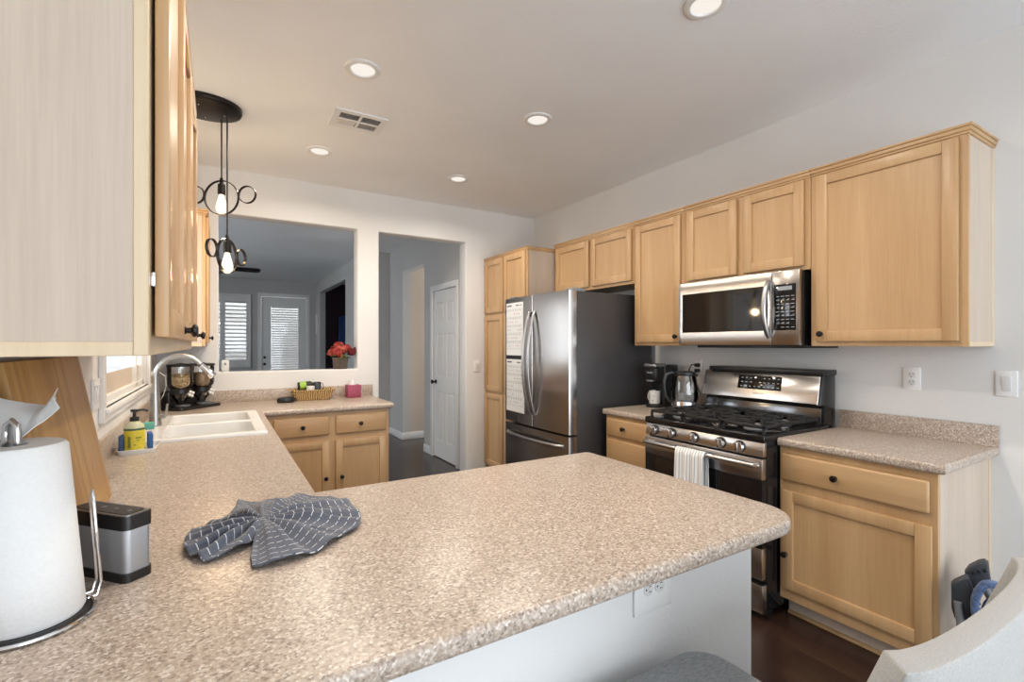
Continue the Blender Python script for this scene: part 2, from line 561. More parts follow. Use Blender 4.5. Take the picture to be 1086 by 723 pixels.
# living room and hall beyond the back wall
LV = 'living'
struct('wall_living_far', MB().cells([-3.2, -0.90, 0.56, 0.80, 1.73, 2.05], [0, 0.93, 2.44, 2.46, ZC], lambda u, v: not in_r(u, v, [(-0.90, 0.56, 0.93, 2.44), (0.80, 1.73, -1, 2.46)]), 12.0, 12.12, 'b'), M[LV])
struct('wall_living_left', MB().cells([YB + .16, 6.6, 8.8, 12.0], [0, 0.45, 2.35, ZC], lambda u, v: not in_r(u, v, [(6.6, 8.8, 0.45, 2.35)]), -3.2, -3.08, 'a'), M[LV])  # side opening is unseen, added and sized for the room's daylight
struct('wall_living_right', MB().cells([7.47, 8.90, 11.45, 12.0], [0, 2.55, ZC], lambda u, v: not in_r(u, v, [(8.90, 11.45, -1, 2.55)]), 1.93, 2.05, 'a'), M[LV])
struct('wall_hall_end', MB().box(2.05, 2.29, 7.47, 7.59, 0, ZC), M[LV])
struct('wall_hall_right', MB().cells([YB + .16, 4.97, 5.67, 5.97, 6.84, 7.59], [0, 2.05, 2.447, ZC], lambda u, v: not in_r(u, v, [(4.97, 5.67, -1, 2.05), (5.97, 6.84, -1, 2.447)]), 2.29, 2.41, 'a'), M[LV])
struct('wall_corridor', MB().box(2.41, 4.5, 6.84, 6.96, 0, ZC), M['beige'])
struct('wall_corridor_near', MB().box(2.41, 4.5, 5.85, 5.97, 0, ZC), M['beige'])
# dark room seen through the opening: three painted walls
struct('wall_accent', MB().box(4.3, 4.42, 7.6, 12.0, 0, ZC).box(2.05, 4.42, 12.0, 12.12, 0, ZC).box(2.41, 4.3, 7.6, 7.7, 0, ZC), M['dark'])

# far glass door with a blind
g = MB()
X0, X1, ZT, YF = 0.80, 1.73, 2.46, 12.0
d1 = MB().cells([X0 + 0.01, 1.0, 1.56, X1 - 0.01], [0.01, 0.30, 2.26, ZT - 0.01], lambda u, v: not in_r(u, v, [(1.0, 1.56, 0.30, 2.26)]), YF + 0.03, YF + 0.075, 'b')
door1 = struct('door_1', d1, M['trim'])
MB().box(0.98, 1.58, YF + 0.05, YF + 0.056, 0.28, 2.28).build('glazing', M['pane'], door1)
b = MB()
for i in range(36):
    z = 0.32 + i * 0.0535
    b.prism([(YF + 0.012, z + 0.012), (YF + 0.026, z + 0.036), (YF + 0.028, z + 0.034), (YF + 0.014, z + 0.010)], 1.01, 1.55, 'a')
b.box(1.0, 1.56, YF + 0.008, YF + 0.03, 2.23, 2.265)
b.build('blind', M['plastic'], door1)
h = MB()
for z, r in ((1.10, 0.028), (0.95, 0.03)):
    h.lathe([(r, 0.0), (r, 0.01), (0.012, 0.012), (0.012, 0.03), (r * .85, 0.034), (r * .8, 0.055), (0, 0.058)], (0, 0, 0), 16)
    for v in h.bm.verts:
        if not v.tag:
            v.co = Vector((0.87 + v.co.x, YF + 0.03 - v.co.z, z + v.co.y)); v.tag = True
h.build('handle', M['bronze'], door1)
struct('trim_1', MB().box(X0 - 0.07, X0, YF - 0.02, YF, 0, ZT + 0.07, 0.004).box(X1, X1 + 0.07, YF - 0.02, YF, 0, ZT + 0.07, 0.004).box(X0, X1, YF - 0.02, YF, ZT, ZT + 0.07, 0.004), M['trim'])

# far shuttered window
m = MB()
a0, a1, z0, z1 = -0.90, 0.56, 0.93, 2.44
for p, q in ((a0, a0 + .05), (a1 - .05, a1), (-0.30, -0.22), (0.02, 0.12)): m.box(p, q, YF - 0.03, YF + 0.03, z0, z1, 0.004)
for p, q in ((z0, z0 + 0.13), (z1 - 0.13, z1)): m.box(a0, a1, YF - 0.028, YF + 0.028, p, q, 0.004)
m.box(a0 - .04, a0, YF - 0.04, YF, z0 - .04, z1 + .04, .004).box(a1, a1 + .04, YF - 0.04, YF, z0 - .04, z1 + .04, .004)
m.box(a0, a1, YF - 0.04, YF, z1, z1 + .04, .004).box(a0, a1, YF - 0.04, YF, z0 - .04, z0, .004)
win2 = struct('window_2', m, M['trim'])
m = MB()
for p, q in ((-0.85, -0.30), (-0.22, 0.02), (0.12, 0.51)):
    n = 15
    for i in range(n):
        z = z0 + 0.14 + i * 0.0835
        m.prism([(YF - 0.022, z + 0.050), (YF + 0.018, z + 0.074), (YF + 0.022, z + 0.066), (YF - 0.018, z + 0.042)], p, q, 'a')
m.build('louvres', M['trim'], win2)
MB().box(a0, a1, YF + 0.07, YF + 0.075, z0, z1).build('glazing', M['pane'], win2)

# wall, roof and slab added outside the far windows to cut the daylight
struct('wall_daylight_block', MB().box(-4.5, 6.0, 14.2, 14.35, 0, 3.4).box(-4.5, 6.0, 12.12, 13.4, 2.92, 3.02), paint('stucco', (0.62, 0.60, 0.57)))
struct('ground_daylight_block', MB().box(-4.5, 6.0, 12.3, 14.2, -0.1, -0.01), plain('block_concrete', (0.5, 0.48, 0.45), .9))

# hall door, six panels
DX = 2.29
fd = lambda a, b, c: (DX - c, a, b)
Y0, Y1, DT = 4.98, 5.66, 2.04
pan = []
for a0_, a1_ in ((Y0 + 0.10, Y0 + 0.295), (Y0 + 0.385, Y1 - 0.10)):
    for z0_, z1_ in ((0.22, 0.82), (0.99, 1.52), (1.66, 1.90)): pan.append((a0_, a1_, z0_, z1_))
uc = [Y0, Y0 + 0.10, Y0 + 0.295, Y0 + 0.385, Y1 - 0.10, Y1]
vc = [0.012, 0.22, 0.82, 0.99, 1.52, 1.66, 1.90, DT]
md = MB(lambda a, b, c: (DX + 0.01 - b, a, c))
# front skin with recessed panels: frame solid + raised fields
md.cells(uc, vc, lambda u, v: not in_r(u, v, pan), -0.03, 0.0, 'b')
md.box(Y0, Y1, -0.034, -0.012, 0.012, DT)
for p in pan: md.box(p[0] + 0.022, p[1] - 0.022, -0.012, -0.003, p[2] + 0.022, p[3] - 0.022, 0.007, 1)
door2 = struct('door_2', md, M['trim'])
hd = MB(lambda a, b, c: (DX - 0.01 - c + 0.02, a, b))
hd.lathe([(0.026, 0), (0.026, 0.008), (0.010, 0.010), (0.010, 0.035), (0.026, 0.045), (0.026, 0.06), (0.0, 0.066)], (Y1 - 0.06, 0.93, 0.0), 16)
hd.build('handle', M['bronze'], door2)
hg = MB(fd)
for z in (0.25, 1.03, 1.82): hg.box(Y0 - 0.008, Y0 + 0.006, z, z + 0.09, -0.005, 0.004, 0.002)
hg.build('hinge', M['bronze'], door2)
struct('trim_2', MB(fd).box(Y0 - 0.075, Y0 - 0.008, 0, DT + 0.075, 0, 0.016, 0.004).box(Y1 + 0.008, Y1 + 0.075, 0, DT + 0.075, 0, 0.016, 0.004).box(Y0 - 0.008, Y1 + 0.008, DT + 0.008, DT + 0.075, 0, 0.016, 0.004), M['trim'])
struct('baseboard_hall', MB().box(2.275, 2.29, 5.735, 5.97, 0, 0.10, .004).box(2.275, 2.29, 6.84, 7.47, 0, 0.10, .004).box(2.275, 2.6, 6.825, 6.84, 0, 0.10, .004).box(2.05, 2.29, 7.455, 7.47, 0, 0.1, .004), M['trim'])
struct('baseboard_corridor', MB().box(2.6, 4.3, 6.825, 6.84, 0, 0.10, .004), M['trim'])
struct('baseboard_right', MB().box(XR - 0.015, XR, -2.6, 0.70, 0, 0.10, .004), M['trim'])

# ceiling fan in the living room
fan = thing('ceiling_fan', 'dark bladed ceiling fan hanging in the living room beyond the kitchen opening', 'ceiling fan', (-0.16, 7.0, 2.32))
MB().lathe([(0.06, 2.82), (0.06, 2.78), (0.012, 2.77), (0.012, 2.46), (0.07, 2.45), (0.10, 2.42), (0.10, 2.34), (0.06, 2.32)][::-1], (-0.16, 7.0, 0), 20).build('motor', M['bronze'], fan)
for k in range(5):
    an = math.radians(2 + 72 * k)
    mb = MB(lambda a, b, c, an=an: (-0.16 + a * math.cos(an) - b * math.sin(an), 7.0 + a * math.sin(an) + b * math.cos(an), 2.335 + c - 0.26 * b))
    mb.prism([(0.09, -0.02), (0.18, -0.055), (0.58, -0.065), (0.62, -0.04), (0.62, 0.04), (0.58, 0.065), (0.18, 0.055), (0.09, 0.02)], 0, 0.008, 'c')
    mb.build('blade', M['bronze'], fan)
MB().ball((-0.16, 7.0, 2.30), (0.07, 0.07, 0.05)).build('light_globe', glow('fan_globe', (1, 0.9, 0.75), 1.5), fan)

tag(MB().box(1.895, 1.93, 11.70, 11.78, 1.62, 2.08, 0.006).build('wall_thermometer', M['plastic']), 'narrow upright white wall plaque beside the far living room door', 'wall decoration')
cu = MB().surf(lambda u, v: (2.44 + 0.34 * u, 11.96 - 0.02 * math.sin(u * 22), 0.4 + 1.67 * v - 0.05 * (1 - min(1, u * 6)) * (v > .95)), 40, 8, 0.004)
tag(cu.build('curtain', mk_fabric('blue_cloth', srgb(90, 150, 235), srgb(110, 170, 250))), 'bright blue curtain in the dark room beyond the living room', 'curtain')

# ------------------------------------------------------------------ cabinets
def add_door(mb, a0, a1, b0, b1, t=0.02, rail=0.055, horiz=False):
    mb.box(a0, a0 + rail, b0, b1, 0, t, 0.0035).box(a1 - rail, a1, b0, b1, 0, t, 0.0035)
    mb.box(a0 + rail - 0.001, a1 - rail + 0.001, b0, b0 + rail, 0, t - 0.0006, 0.0035).box(a0 + rail - 0.001, a1 - rail + 0.001, b1 - rail, b1, 0, t - 0.0006, 0.0035)
    # stepped bead and recessed field
    mb.box(a0 + rail - 0.002, a1 - rail + 0.002, b0 + rail - 0.002, b1 - rail + 0.002, 0, t - 0.0115)
def add_knob(mb, a, b, c, r=0.015):
    mb.lathe([(r * .75, 0), (r * .6, 0.003), (r * .42, 0.006), (r * .42, 0.014), (r * 1.02, 0.019), (r * 1.06, 0.023), (r * .9, 0.027), (r * .4, 0.029), (0, 0.0295)], (a, b, c), 18)
CAB_GRP = {}
def cabinet(fr, name, label, a0, a1, b0, b1, depth, fronts, crown=0.0, crown_ends=(), toe=0.0, scribe=None, cat='cabinet', grain=None, ajar=0.0):
    x, y, z = fr((a0 + a1) / 2, b0, -depth / 2)
    root = thing(name, label, cat, (x, y, 0 if toe else z))
    zb = b0
    MB(fr).box(a0 + 0.003, a1 - 0.003, zb, b1 - 0.001, -depth, -0.018, 0.0015, 1).build('carcass', M['side'], root)
    MB(fr).box(a0, a1, zb, b1, -0.02, 0, 0.0015, 1).build('face_frame', M['edge'] if ajar else M['maple'], root)  # near left frame gets paler maple: strong daylight put into its colour
    if scribe is not None:      # maple edge strips round the visible end panel
        e0, e1 = (a0, a0 + 0.004) if scribe == 0 else (a1 - 0.004, a1)
        MB(fr).box(e0, e1, zb, b1, -depth, -depth + 0.02, 0.001, 1).box(e0, e1, zb, zb + 0.022, -depth + .02, -0.02, 0.001, 1).build('edge_strip', M['edge'], root)
    if toe:
        MB(fr).box(a0 + 0.004, a1 - 0.004, 0, toe, -depth, -0.075).build('toe_kick', M['side'], root)
        MB(fr).box(a0 + 0.004, a1 - 0.004, 0, 0.018, -0.075, -0.062, 0.003).build('shoe_moulding', M['maple'], root)
    if crown:
        e0 = a0 - (0.030 if 0 in crown_ends else 0); e1 = a1 + (0.030 if 1 in crown_ends else 0)
        mb = MB(fr)
        steps = [(0.0, 0.012, 0.006), (0.012, 0.030, 0.012), (0.030, crown, 0.018)]
        for s0, s1, o in steps:
            q0 = a0 - (o if 0 in crown_ends else 0); q1 = a1 + (o if 1 in crown_ends else 0)
            mb.box(q0, q1, b1 - 0.02 + s0, b1 - 0.02 + s1, -depth, o, 0.003, 2)
        mb.build('crown_moulding', M['maple_y'], root)
    for fi, f in enumerate(fronts):
        kind, p0, p1, q0, q1 = f[:5]
        g = ajar if fi == 0 else 0.0
        mb = MB(lambda a, b, c: fr(a, b, c + g))
        if kind == 'door':
            add_door(mb, p0, p1, q0, q1)
            o = mb.build('door', M['maple'], root)
        else:
            mb.box(p0, p1, q0, q1, 0, 0.02, 0.010, 3)
            o = mb.build('drawer_front', grain or M['maple_y'], root)
        for kx in f[5:]:
            if kx:
                kb = MB(fr); add_knob(kb, kx[0], kx[1], 0.019 + g); kb.build('knob', M['bronze'], o)
    return root

UX = 2.755      # face plane of the right wall cabinets
UD = XR - UX
# right wall, from the viewer towards the back
cabinet(FR(UX), 'wall_cabinet', 'maple wall cabinet with one wide door, right of the microwave', 0.755, 1.400, 1.38, 2.318, UD,
        [('door', 0.785, 1.368, 1.405, 2.292, (1.340, 1.445))], 0.042, (0,), scribe=0)
cabinet(FR(UX), 'wall_cabinet', 'short two-door maple wall cabinet directly above the microwave', 1.402, 2.228, 1.80, 2.318, UD,
        [('door', 1.432, 1.790, 1.822, 2.292), ('door', 1.834, 2.205, 1.822, 2.292)], 0.042)
cabinet(FR(UX), 'wall_cabinet', 'narrow tall maple wall cabinet between the microwave and the fridge', 2.230, 2.705, 1.38, 2.318, UD,
        [('door', 2.262, 2.685, 1.405, 2.292, (2.292, 1.445))], 0.042)
cabinet(FR(UX), 'wall_cabinet', 'short two-door maple wall cabinet above the fridge', 2.707, 3.738, 1.862, 2.318, UD,
        [('door', 2.728, 3.202, 1.888, 2.292), ('door', 3.235, 3.715, 1.888, 2.292)], 0.042)
cabinet(FR(2.44), 'pantry_cabinet', 'tall maple pantry cabinet standing against the back wall beside the fridge', 3.742, 4.575, 0.10, 2.285, XR - 2.44,
        [('door', 3.762, 4.150, 1.715, 2.262), ('door', 4.172, 4.555, 1.715, 2.262), ('door', 3.762, 4.150, 0.905, 1.690), ('door', 4.172, 4.555, 0.905, 1.690),
         ('door', 3.762, 4.150, 0.125, 0.880), ('door', 4.172, 4.555, 0.125, 0.880)], 0.032, (0,), toe=0.10)
# right base cabinets
BX = 2.46
cabinet(FR(BX), 'base_cabinet', 'maple base cabinet with a wide drawer over one door, right of the range', 0.765, 1.402, 0.10, 0.872, XR - BX,
        [('drawer', 0.790, 1.388, 0.705, 0.838, (1.135, 0.768)), ('door', 0.782, 1.384, 0.160, 0.655, (1.362, 0.335))], 0, (), toe=0.10, scribe=0)
cabinet(FR(BX), 'base_cabinet', 'narrow maple drawer base between the range and the fridge', 2.222, 2.700, 0.10, 0.872, XR - BX,
        [('drawer', 2.244, 2.678, 0.725, 0.850, (2.50, 0.79)), ('drawer', 2.244, 2.678, 0.53, 0.70), ('drawer', 2.244, 2.678, 0.33, 0.505), ('drawer', 2.244, 2.678, 0.13, 0.305)], 0, (), toe=0.10)
# left wall
LX = -0.095
cabinet(FL(LX), 'wall_cabinet', 'large maple wall cabinet nearest the viewer with its pale end panel', 0.955, 2.38, 1.372, 2.318, LX - XL,
        [('door', 0.980, 1.435, 1.402, 2.292, (1.400, 1.424)), ('door', 1.455, 1.900, 1.402, 2.292, (1.490, 1.424)), ('door', 1.920, 2.360, 1.402, 2.292, (2.325, 1.426))], 0.042, (0,), scribe=0, ajar=0.005)
near_cab = [o for o in bpy.data.objects if o.get('label', '').startswith('large maple wall cabinet')][0]
for z in (1.485, 2.20):
    hb = MB(FL(LX)).box(0.974, 1.0, z, z + 0.022, 0.0, 0.006, .001).tube([(0.977, z, .004), (0.977, z + .022, .004)], .003, 8)
    hb.build('hinge', M['chrome'], near_cab)
cabinet(FL(-0.08), 'wall_cabinet', 'small maple wall cabinet in the far left corner past the pendant', 4.03, 4.575, 1.375, 2.318, -0.08 - XL,
        [('door', 4.055, 4.55, 1.402, 2.292, (4.10, 1.435))], 0.042, (0,), scribe=0)
# back base cabinets and the ones under the long counter
cabinet(FB(3.885), 'base_cabinet', 'maple base cabinet with two drawers and two doors below the back counter', 0.22, 1.185, 0.10, 0.872, YB - 3.885,
        [('drawer', 0.337, 0.722, 0.700, 0.842, (0.532, 0.772)), ('drawer', 0.768, 1.158, 0.700, 0.842, (0.955, 0.772)),
         ('door', 0.337, 0.722, 0.125, 0.655, (0.695, 0.372)), ('door', 0.768, 1.158, 0.125, 0.655, (0.812, 0.372))], 0, (), toe=0.10, grain=M['maple_x'])
sink_cab = cabinet(FL(0.215), 'base_cabinet', 'maple sink base cabinet below the long left counter', 1.70, 3.86, 0.10, 0.70, 0.215 - XL,
        [('door', 1.73, 2.24, 0.125, 0.655, (2.20, 0.60)), ('door', 2.27, 2.78, 0.125, 0.655, (2.31, 0.60)), ('door', 2.81, 3.31, 0.125, 0.655, (3.27, 0.60)), ('door', 3.34, 3.84, 0.125, 0.655, (3.38, 0.60))], 0, (), toe=0.10)
MB(FL(0.215)).box(1.70, 3.86, 0.699, 0.872, -0.02, 0, 0.0015, 1).build('top_rail', M['maple'], sink_cab)
for q0, q1 in ((1.73, 2.24), (2.27, 2.78), (2.81, 3.31), (3.34, 3.84)):
    MB(FL(0.215)).box(q0, q1, 0.70, 0.842, 0, 0.02, 0.010, 3).build('false_front', M['maple_y'], sink_cab)
cabinet(FP(1.625), 'base_cabinet', 'maple base cabinet on the kitchen side of the peninsula', 0.24, 1.34, 0.10, 0.872, 0.655,
        [('door', 0.27, 0.77, 0.125, 0.655, (0.73, 0.60)), ('door', 0.80, 1.31, 0.125, 0.655, (0.84, 0.60)), ('drawer', 0.27, 0.77, 0.70, 0.842, (0.52, 0.77)), ('drawer', 0.80, 1.31, 0.70, 0.842, (1.05, 0.77))], 0, (), toe=0.10, grain=M['maple_x'])

# ------------------------------------------------------------------ countertops
CZ0, CZ1 = 0.873, 0.914
def counter_post(corner_pts, corner_r, free):
    def post(t):
        for (px_, py_), rr in zip(corner_pts, corner_r):
            ed = [e for e in t.edges if abs(e.verts[0].co.z - e.verts[1].co.z) > 0.01 and all(abs(v.co.x - px_) < 1e-4 and abs(v.co.y - py_) < 1e-4 for v in e.verts)]
            bmesh.ops.bevel(t, geom=ed, offset=rr, segments=8, profile=0.5, affect='EDGES')
        bmesh.ops.recalc_face_normals(t, faces=t.faces)
        ed = []
        for e in t.edges:
            if len(e.link_faces) != 2 or e.calc_face_angle() < 0.9: continue
            if abs(e.verts[0].co.z - e.verts[1].co.z) > 0.005: continue
            mid = (e.verts[0].co + e.verts[1].co) / 2
            if free(mid): ed.append(e)
        bmesh.ops.bevel(t, geom=ed, offset=0.014, segments=4, profile=0.5, affect='EDGES')
    return post
ct = thing('countertop', 'long speckled U-shaped countertop with the sink, reaching round into the peninsula', 'countertop', (0.2, 1.6, CZ0))
SX0, SX1, SY0, SY1 = -0.285, 0.195, 2.885, 3.80
ux = [XL + 0.001, SX0, SX1, 0.27, 1.225, 1.408]
vy = [0.722, 1.665, SY0, SY1, 3.85, YB - 0.001]
def keepU(u, v):
    if SX0 < u < SX1 and SY0 < v < SY1: return False
    if v < 1.665: return True
    if u < 0.27: return True
    return v > 3.85 and u < 1.225
def freeU(p):
    if p.x < XL + 0.005 or p.y > YB - 0.01: return False
    return not (SX0 - 0.01 < p.x < SX1 + 0.01 and SY0 - 0.01 < p.y < SY1 + 0.01)
MB().cells(ux, vy, keepU, CZ0, CZ1, 'c', counter_post([(1.408, 0.722), (1.408, 1.665), (1.225, 3.85)], [0.12, 0.03, 0.03], freeU)).build('worktop', M['counter'], ct)
MB().box(XL + 0.001, XL + 0.014, 1.02, YB, CZ1 - 0.001, 1.014, 0.003).box(XL + 0.014, 1.24, YB - 0.016, YB - 0.001, CZ1 - 0.001, 1.014, 0.003).build('backsplash', M['counter'], ct)
cr = thing('countertop', 'short speckled countertop right of the range', 'countertop', (2.75, 1.07, CZ0))
MB().cells([2.435, XR - 0.001], [0.735, 1.402], lambda u, v: True, CZ0, CZ1, 'c', counter_post([], [], lambda p: p.x < XR - 0.01 and p.y < 1.39)).build('worktop', M['counter'], cr)
MB().box(XR - 0.017, XR - 0.001, 0.735, 1.402, CZ1 - 0.001, 1.014, 0.003).build('backsplash', M['counter'], cr)
cl = thing('countertop', 'short speckled countertop between the range and the fridge', 'countertop', (2.75, 2.46, CZ0))
MB().cells([2.435, XR - 0.001], [2.222, 2.715], lambda u, v: True, CZ0, CZ1, 'c', counter_post([], [], lambda p: p.x < 2.45)).build('worktop', M['counter'], cl)
MB().box(XR - 0.017, XR - 0.001, 2.222, 2.70, CZ1 - 0.001, 1.014, 0.003).build('backsplash', M['counter'], cl)

# ------------------------------------------------------------------ sink and faucet
sk = thing('sink', 'white double bowl drop-in sink set in the long left counter', 'sink', (-0.04, 3.34, 0.75))
rx0, rx1, ry0, ry1 = -0.345, 0.225, 2.86, 3.83
def sink_fn():
    t = MB()
    bowls = [(-0.245, 0.165, 2.915, 3.335), (-0.245, 0.165, 3.375, 3.775)]
    def post(bm):
        hz = [e for e in bm.edges if len(e.link_faces) == 2 and e.calc_face_angle() > 0.9 and max(e.verts[0].co.z, e.verts[1].co.z) > 0.926]
        bmesh.ops.bevel(bm, geom=hz, offset=0.008, segments=3, profile=0.5, affect='EDGES')
    t.cells([rx0, -0.245, 0.165, rx1], [ry0, 2.915, 3.335, 3.375, 3.775, ry1], lambda u, v: not any(a < u < b and c < v < d for a, b, c, d in bowls), 0.9145, 0.931, 'c', post)
    for a, b, c, d in bowls:
        def fn(u, v, a=a, b=b, c=c, d=d):
            cx, cy = (a + b) / 2, (c + d) / 2
            an = 2 * PI * u
            k = 1.0 / max(abs(math.cos(an)), abs(math.sin(an)))
            k = min(k, 1.30)
            if v < 0.7:
                q = v / 0.7; s = 1.0 - 0.06 * q; z = 0.925 - 0.17 * q
            else:
                q = (v - 0.7) / 0.3; s = 0.94 * (1 - q) + 0.04 * q; z = 0.755 - 0.012 * q
            kk = k * (1 - max(0, (v - .5)) * 0.2)
            x = cx + (b - a) / 2 * max(-1, min(1, kk * math.cos(an))) * s
            y = cy + (d - c) / 2 * max(-1, min(1, kk * math.sin(an))) * s
            return (x, y, z)
        t.surf(fn, 48, 12, wrap=True)
    return t
sink_fn().build('basin', M['white'], sk, smooth=0.9)
for cy in (3.125, 3.575):
    MB().lathe([(0.0, 0.7435), (0.030, 0.745), (0.040, 0.748), (0.042, 0.7435)], (-0.04, cy, 0.002), 20).build('drain', M['chrome'], sk)

fx, fy = -0.305, 3.36
fc = thing('faucet', 'tall brushed nickel gooseneck faucet with pull-down head at the sink', 'faucet', (fx, fy, 0.931))
MB().lathe([(0.030, 0.931), (0.031, 0.937), (0.029, 0.96), (0.0255, 1.02), (0.022, 1.10), (0.0155, 1.16), (0.0145, 1.20)], (fx, fy, 0), 24).build('body', M['nickel'], fc)
pts = [(fx, fy, 1.185)]
R = 0.118
for k in range(0, 15):
    an = PI - k * (PI * 0.80) / 14
    pts.append((fx + R + R * math.cos(an), fy, 1.205 + R * math.sin(an)))
ex, ez = pts[-1][0], pts[-1][2]
dx, dz = pts[-1][0] - pts[-2][0], pts[-1][2] - pts[-2][2]
L = math.hypot(dx, dz); dx /= L; dz /= L
MB().tube(pts, 0.0145, 14).build('spout', M['nickel'], fc)
MB().tube([(ex, fy, ez), (ex + dx * .006, fy, ez + dz * .006)], 0.0165, 16).build('collar', M['black'], fc)
MB().tube([(ex + dx * q, fy, ez + dz * q) for q in (.006, .02, .06, .095, .10)], [0.0155, 0.017, 0.019, 0.0215, 0.019], 18).build('spray_head', M['chrome'], fc)
MB().tube([(fx + .02, fy - .012, 0.985), (fx + .045, fy - .02, 0.987)], 0.013, 12).tube([(fx + .045, fy - .02, 0.985), (fx + .052, fy - .024, 1.01), (fx + .058, fy - .03, 1.055)], [0.009, 0.007, 0.005], 10).build('lever', M['nickel'], fc)

# ------------------------------------------------------------------ range
RX = 2.36
fr = FR(RX)
ra0, ra1 = 1.412, 2.190
rg = thing('gas_range', 'stainless and black gas range with five knobs under the microwave', 'stove', (2.68, 1.80, 0))
MB(fr).box(ra0, ra1, 0.04, 0.90, -0.66, -0.002, 0.003).build('body', M['enamel'], rg)
mb = MB(fr)
for a in (ra0 + .03, ra1 - .06): mb.box(a, a + .04, 0, 0.045, -0.10, -0.03, .004).box(a, a + .04, 0, 0.045, -0.62, -0.55, .004)
mb.build('foot', M['black'], rg)
MB(fr).box(ra0 - .006, ra1 + .006, 0.896, 0.932, -0.60, 0.034, 0.007, 3).build('cooktop', M['enamel'], rg)
cp = MB(fr).prism([(0.822, 0.0), (0.822, 0.034), (0.894, 0.024), (0.894, 0.0)], ra0, ra1, 'a', 0.004).build('control_panel', M['steel_y'], rg)
for a in (2.118, 1.985, 1.826, 1.652, 1.540):
    kb = MB(fr)
    kb.lathe([(0.031, 0.0), (0.031, 0.006), (0.027, 0.008)], (a, 0.857, 0.027), 22, m=1)
    kb.lathe([(0.0275, 0.006), (0.0275, 0.022), (0.025, 0.026), (0.0, 0.0262)], (a, 0.857, 0.027), 22)
    kb.box(a - 0.0065, a + 0.0065, 0.857 - 0.025, 0.857 + 0.025, 0.048, 0.064, 0.003)
    kb.build('knob', [M['chrome'], M['black']], cp)
od = MB(fr)
od.box(ra0 + .002, ra1 - .002, 0.706, 0.812, 0.0, 0.040, 0.004).box(ra0 + .002, ra1 - .002, 0.205, 0.362, 0.0, 0.040, 0.004)
od = od.build('oven_door', M['steel_y'], rg)
MB(fr).box(ra0 + .002, ra1 - .002, 0.362, 0.706, 0.0, 0.037, 0.002).build('door_glass', M['dglass'], od)
hp = [(1.438, 0.778, 0.042), (1.442, 0.783, 0.075), (1.47, 0.785, 0.084), (1.80, 0.785, 0.088), (2.13, 0.785, 0.084), (2.158, 0.783, 0.075), (2.162, 0.778, 0.042)]
MB(fr).tube(hp, 0.0125, 12, up=(0, 1, 0)).build('handle', M['steel_y'], od)
dr = MB(fr).box(ra0 + .002, ra1 - .002, 0.035, 0.178, -0.02, 0.036, 0.006).build('drawer', M['steel_y'], rg)
# burners and grates
M['cap'] = plain('burner_aluminium', (.34, .34, .35), .45, .6)
for (a, x, r) in ((1.56, 2.50, .048), (1.56, 2.76, .038), (1.80, 2.63, .055), (2.04, 2.50, .048), (2.04, 2.76, .040)):
    b_ = MB().lathe([(r * 1.25, 0.932), (r * 1.2, 0.938), (r, 0.940), (r, 0.948)], (x, a, 0), 24).build('burner', M['grey_p'], rg)
    MB().lathe([(r * 0.95, 0.948), (r * 0.97, 0.954), (r * 0.85, 0.957), (0, 0.957)], (x, a, 0), 24).build('burner_cap', M['cap'], b_)
for (g0, g1) in ((1.425, 1.668), (1.676, 1.926), (1.934, 2.178)):
    mb = MB()
    z0, z1 = 0.958, 0.975
    x0, x1 = 2.36, 2.89
    mb.box(x0, x1, g0, g0 + .015, z0, z1, .003, 1).box(x0, x1, g1 - .015, g1, z0, z1, .003, 1)
    for x in (x0, (x0 + x1) / 2 - .006, x1 - .012): mb.box(x, x + .015, g0, g1, z0, z1, .003, 1)
    gm = (g0 + g1) / 2
    for xc in (2.50, 2.76):
        mb.box(xc - .008, xc + .008, g0, gm - .035, z0, z1 + .004, .003, 1).box(xc - .008, xc + .008, gm + .035, g1, z0, z1 + .004, .003, 1)
        mb.box(xc - .125, xc - .035, gm - .008, gm + .008, z0, z1 + .004, .003, 1).box(xc + .035, xc + .125, gm - .008, gm + .008, z0, z1 + .004, .003, 1)
        for sx in (-1, 1):
            for sy in (-1, 1):
                mb.tube([(xc + sx * .10, gm + sy * .10, z1 - .006), (xc + sx * .035, gm + sy * .035, z1 - .003)], 0.006, 6)
    for x in (x0 + .006, x1 - .006):
        for g in (g0 + .006, g1 - .006): mb.box(x - .006, x + .006, g - .006, g + .006, 0.931, z0 + .002)
    mb.build('grate', M['iron'], rg)
# backguard
bgd = MB(fr).box(ra0 + .004, ra1 - .004, 0.90, 1.215, -0.69, -0.565, .004).prism([(1.045, -0.57), (1.045, -0.525), (1.215, -0.555), (1.215, -0.57)], ra0 + .004, ra0 + .010, 'a').build('backguard', M['enamel'], rg)
MB(fr).prism([(1.050, -0.567), (1.042, -0.520), (1.050, -0.512), (1.205, -0.548), (1.214, -0.556), (1.214, -0.567)], ra0 + .015, ra1 - .006, 'a', .003).build('back_panel', M['steel_y'], bgd)
MB(fr).box(ra0 - .004, ra1 - .045, 1.214, 1.243, -0.69, -0.538, .004).build('top_cap', M['black'], bgd)
MB(fr).prism([(0.930, -0.567), (0.930, -0.545), (1.025, -0.553), (1.025, -0.567)], ra0 + .015, ra1 - .006, 'a', .002).build('lower_panel', plain('dark_gloss_steel', (.16, .165, .175), .15, .9, 8, .02), bgd)
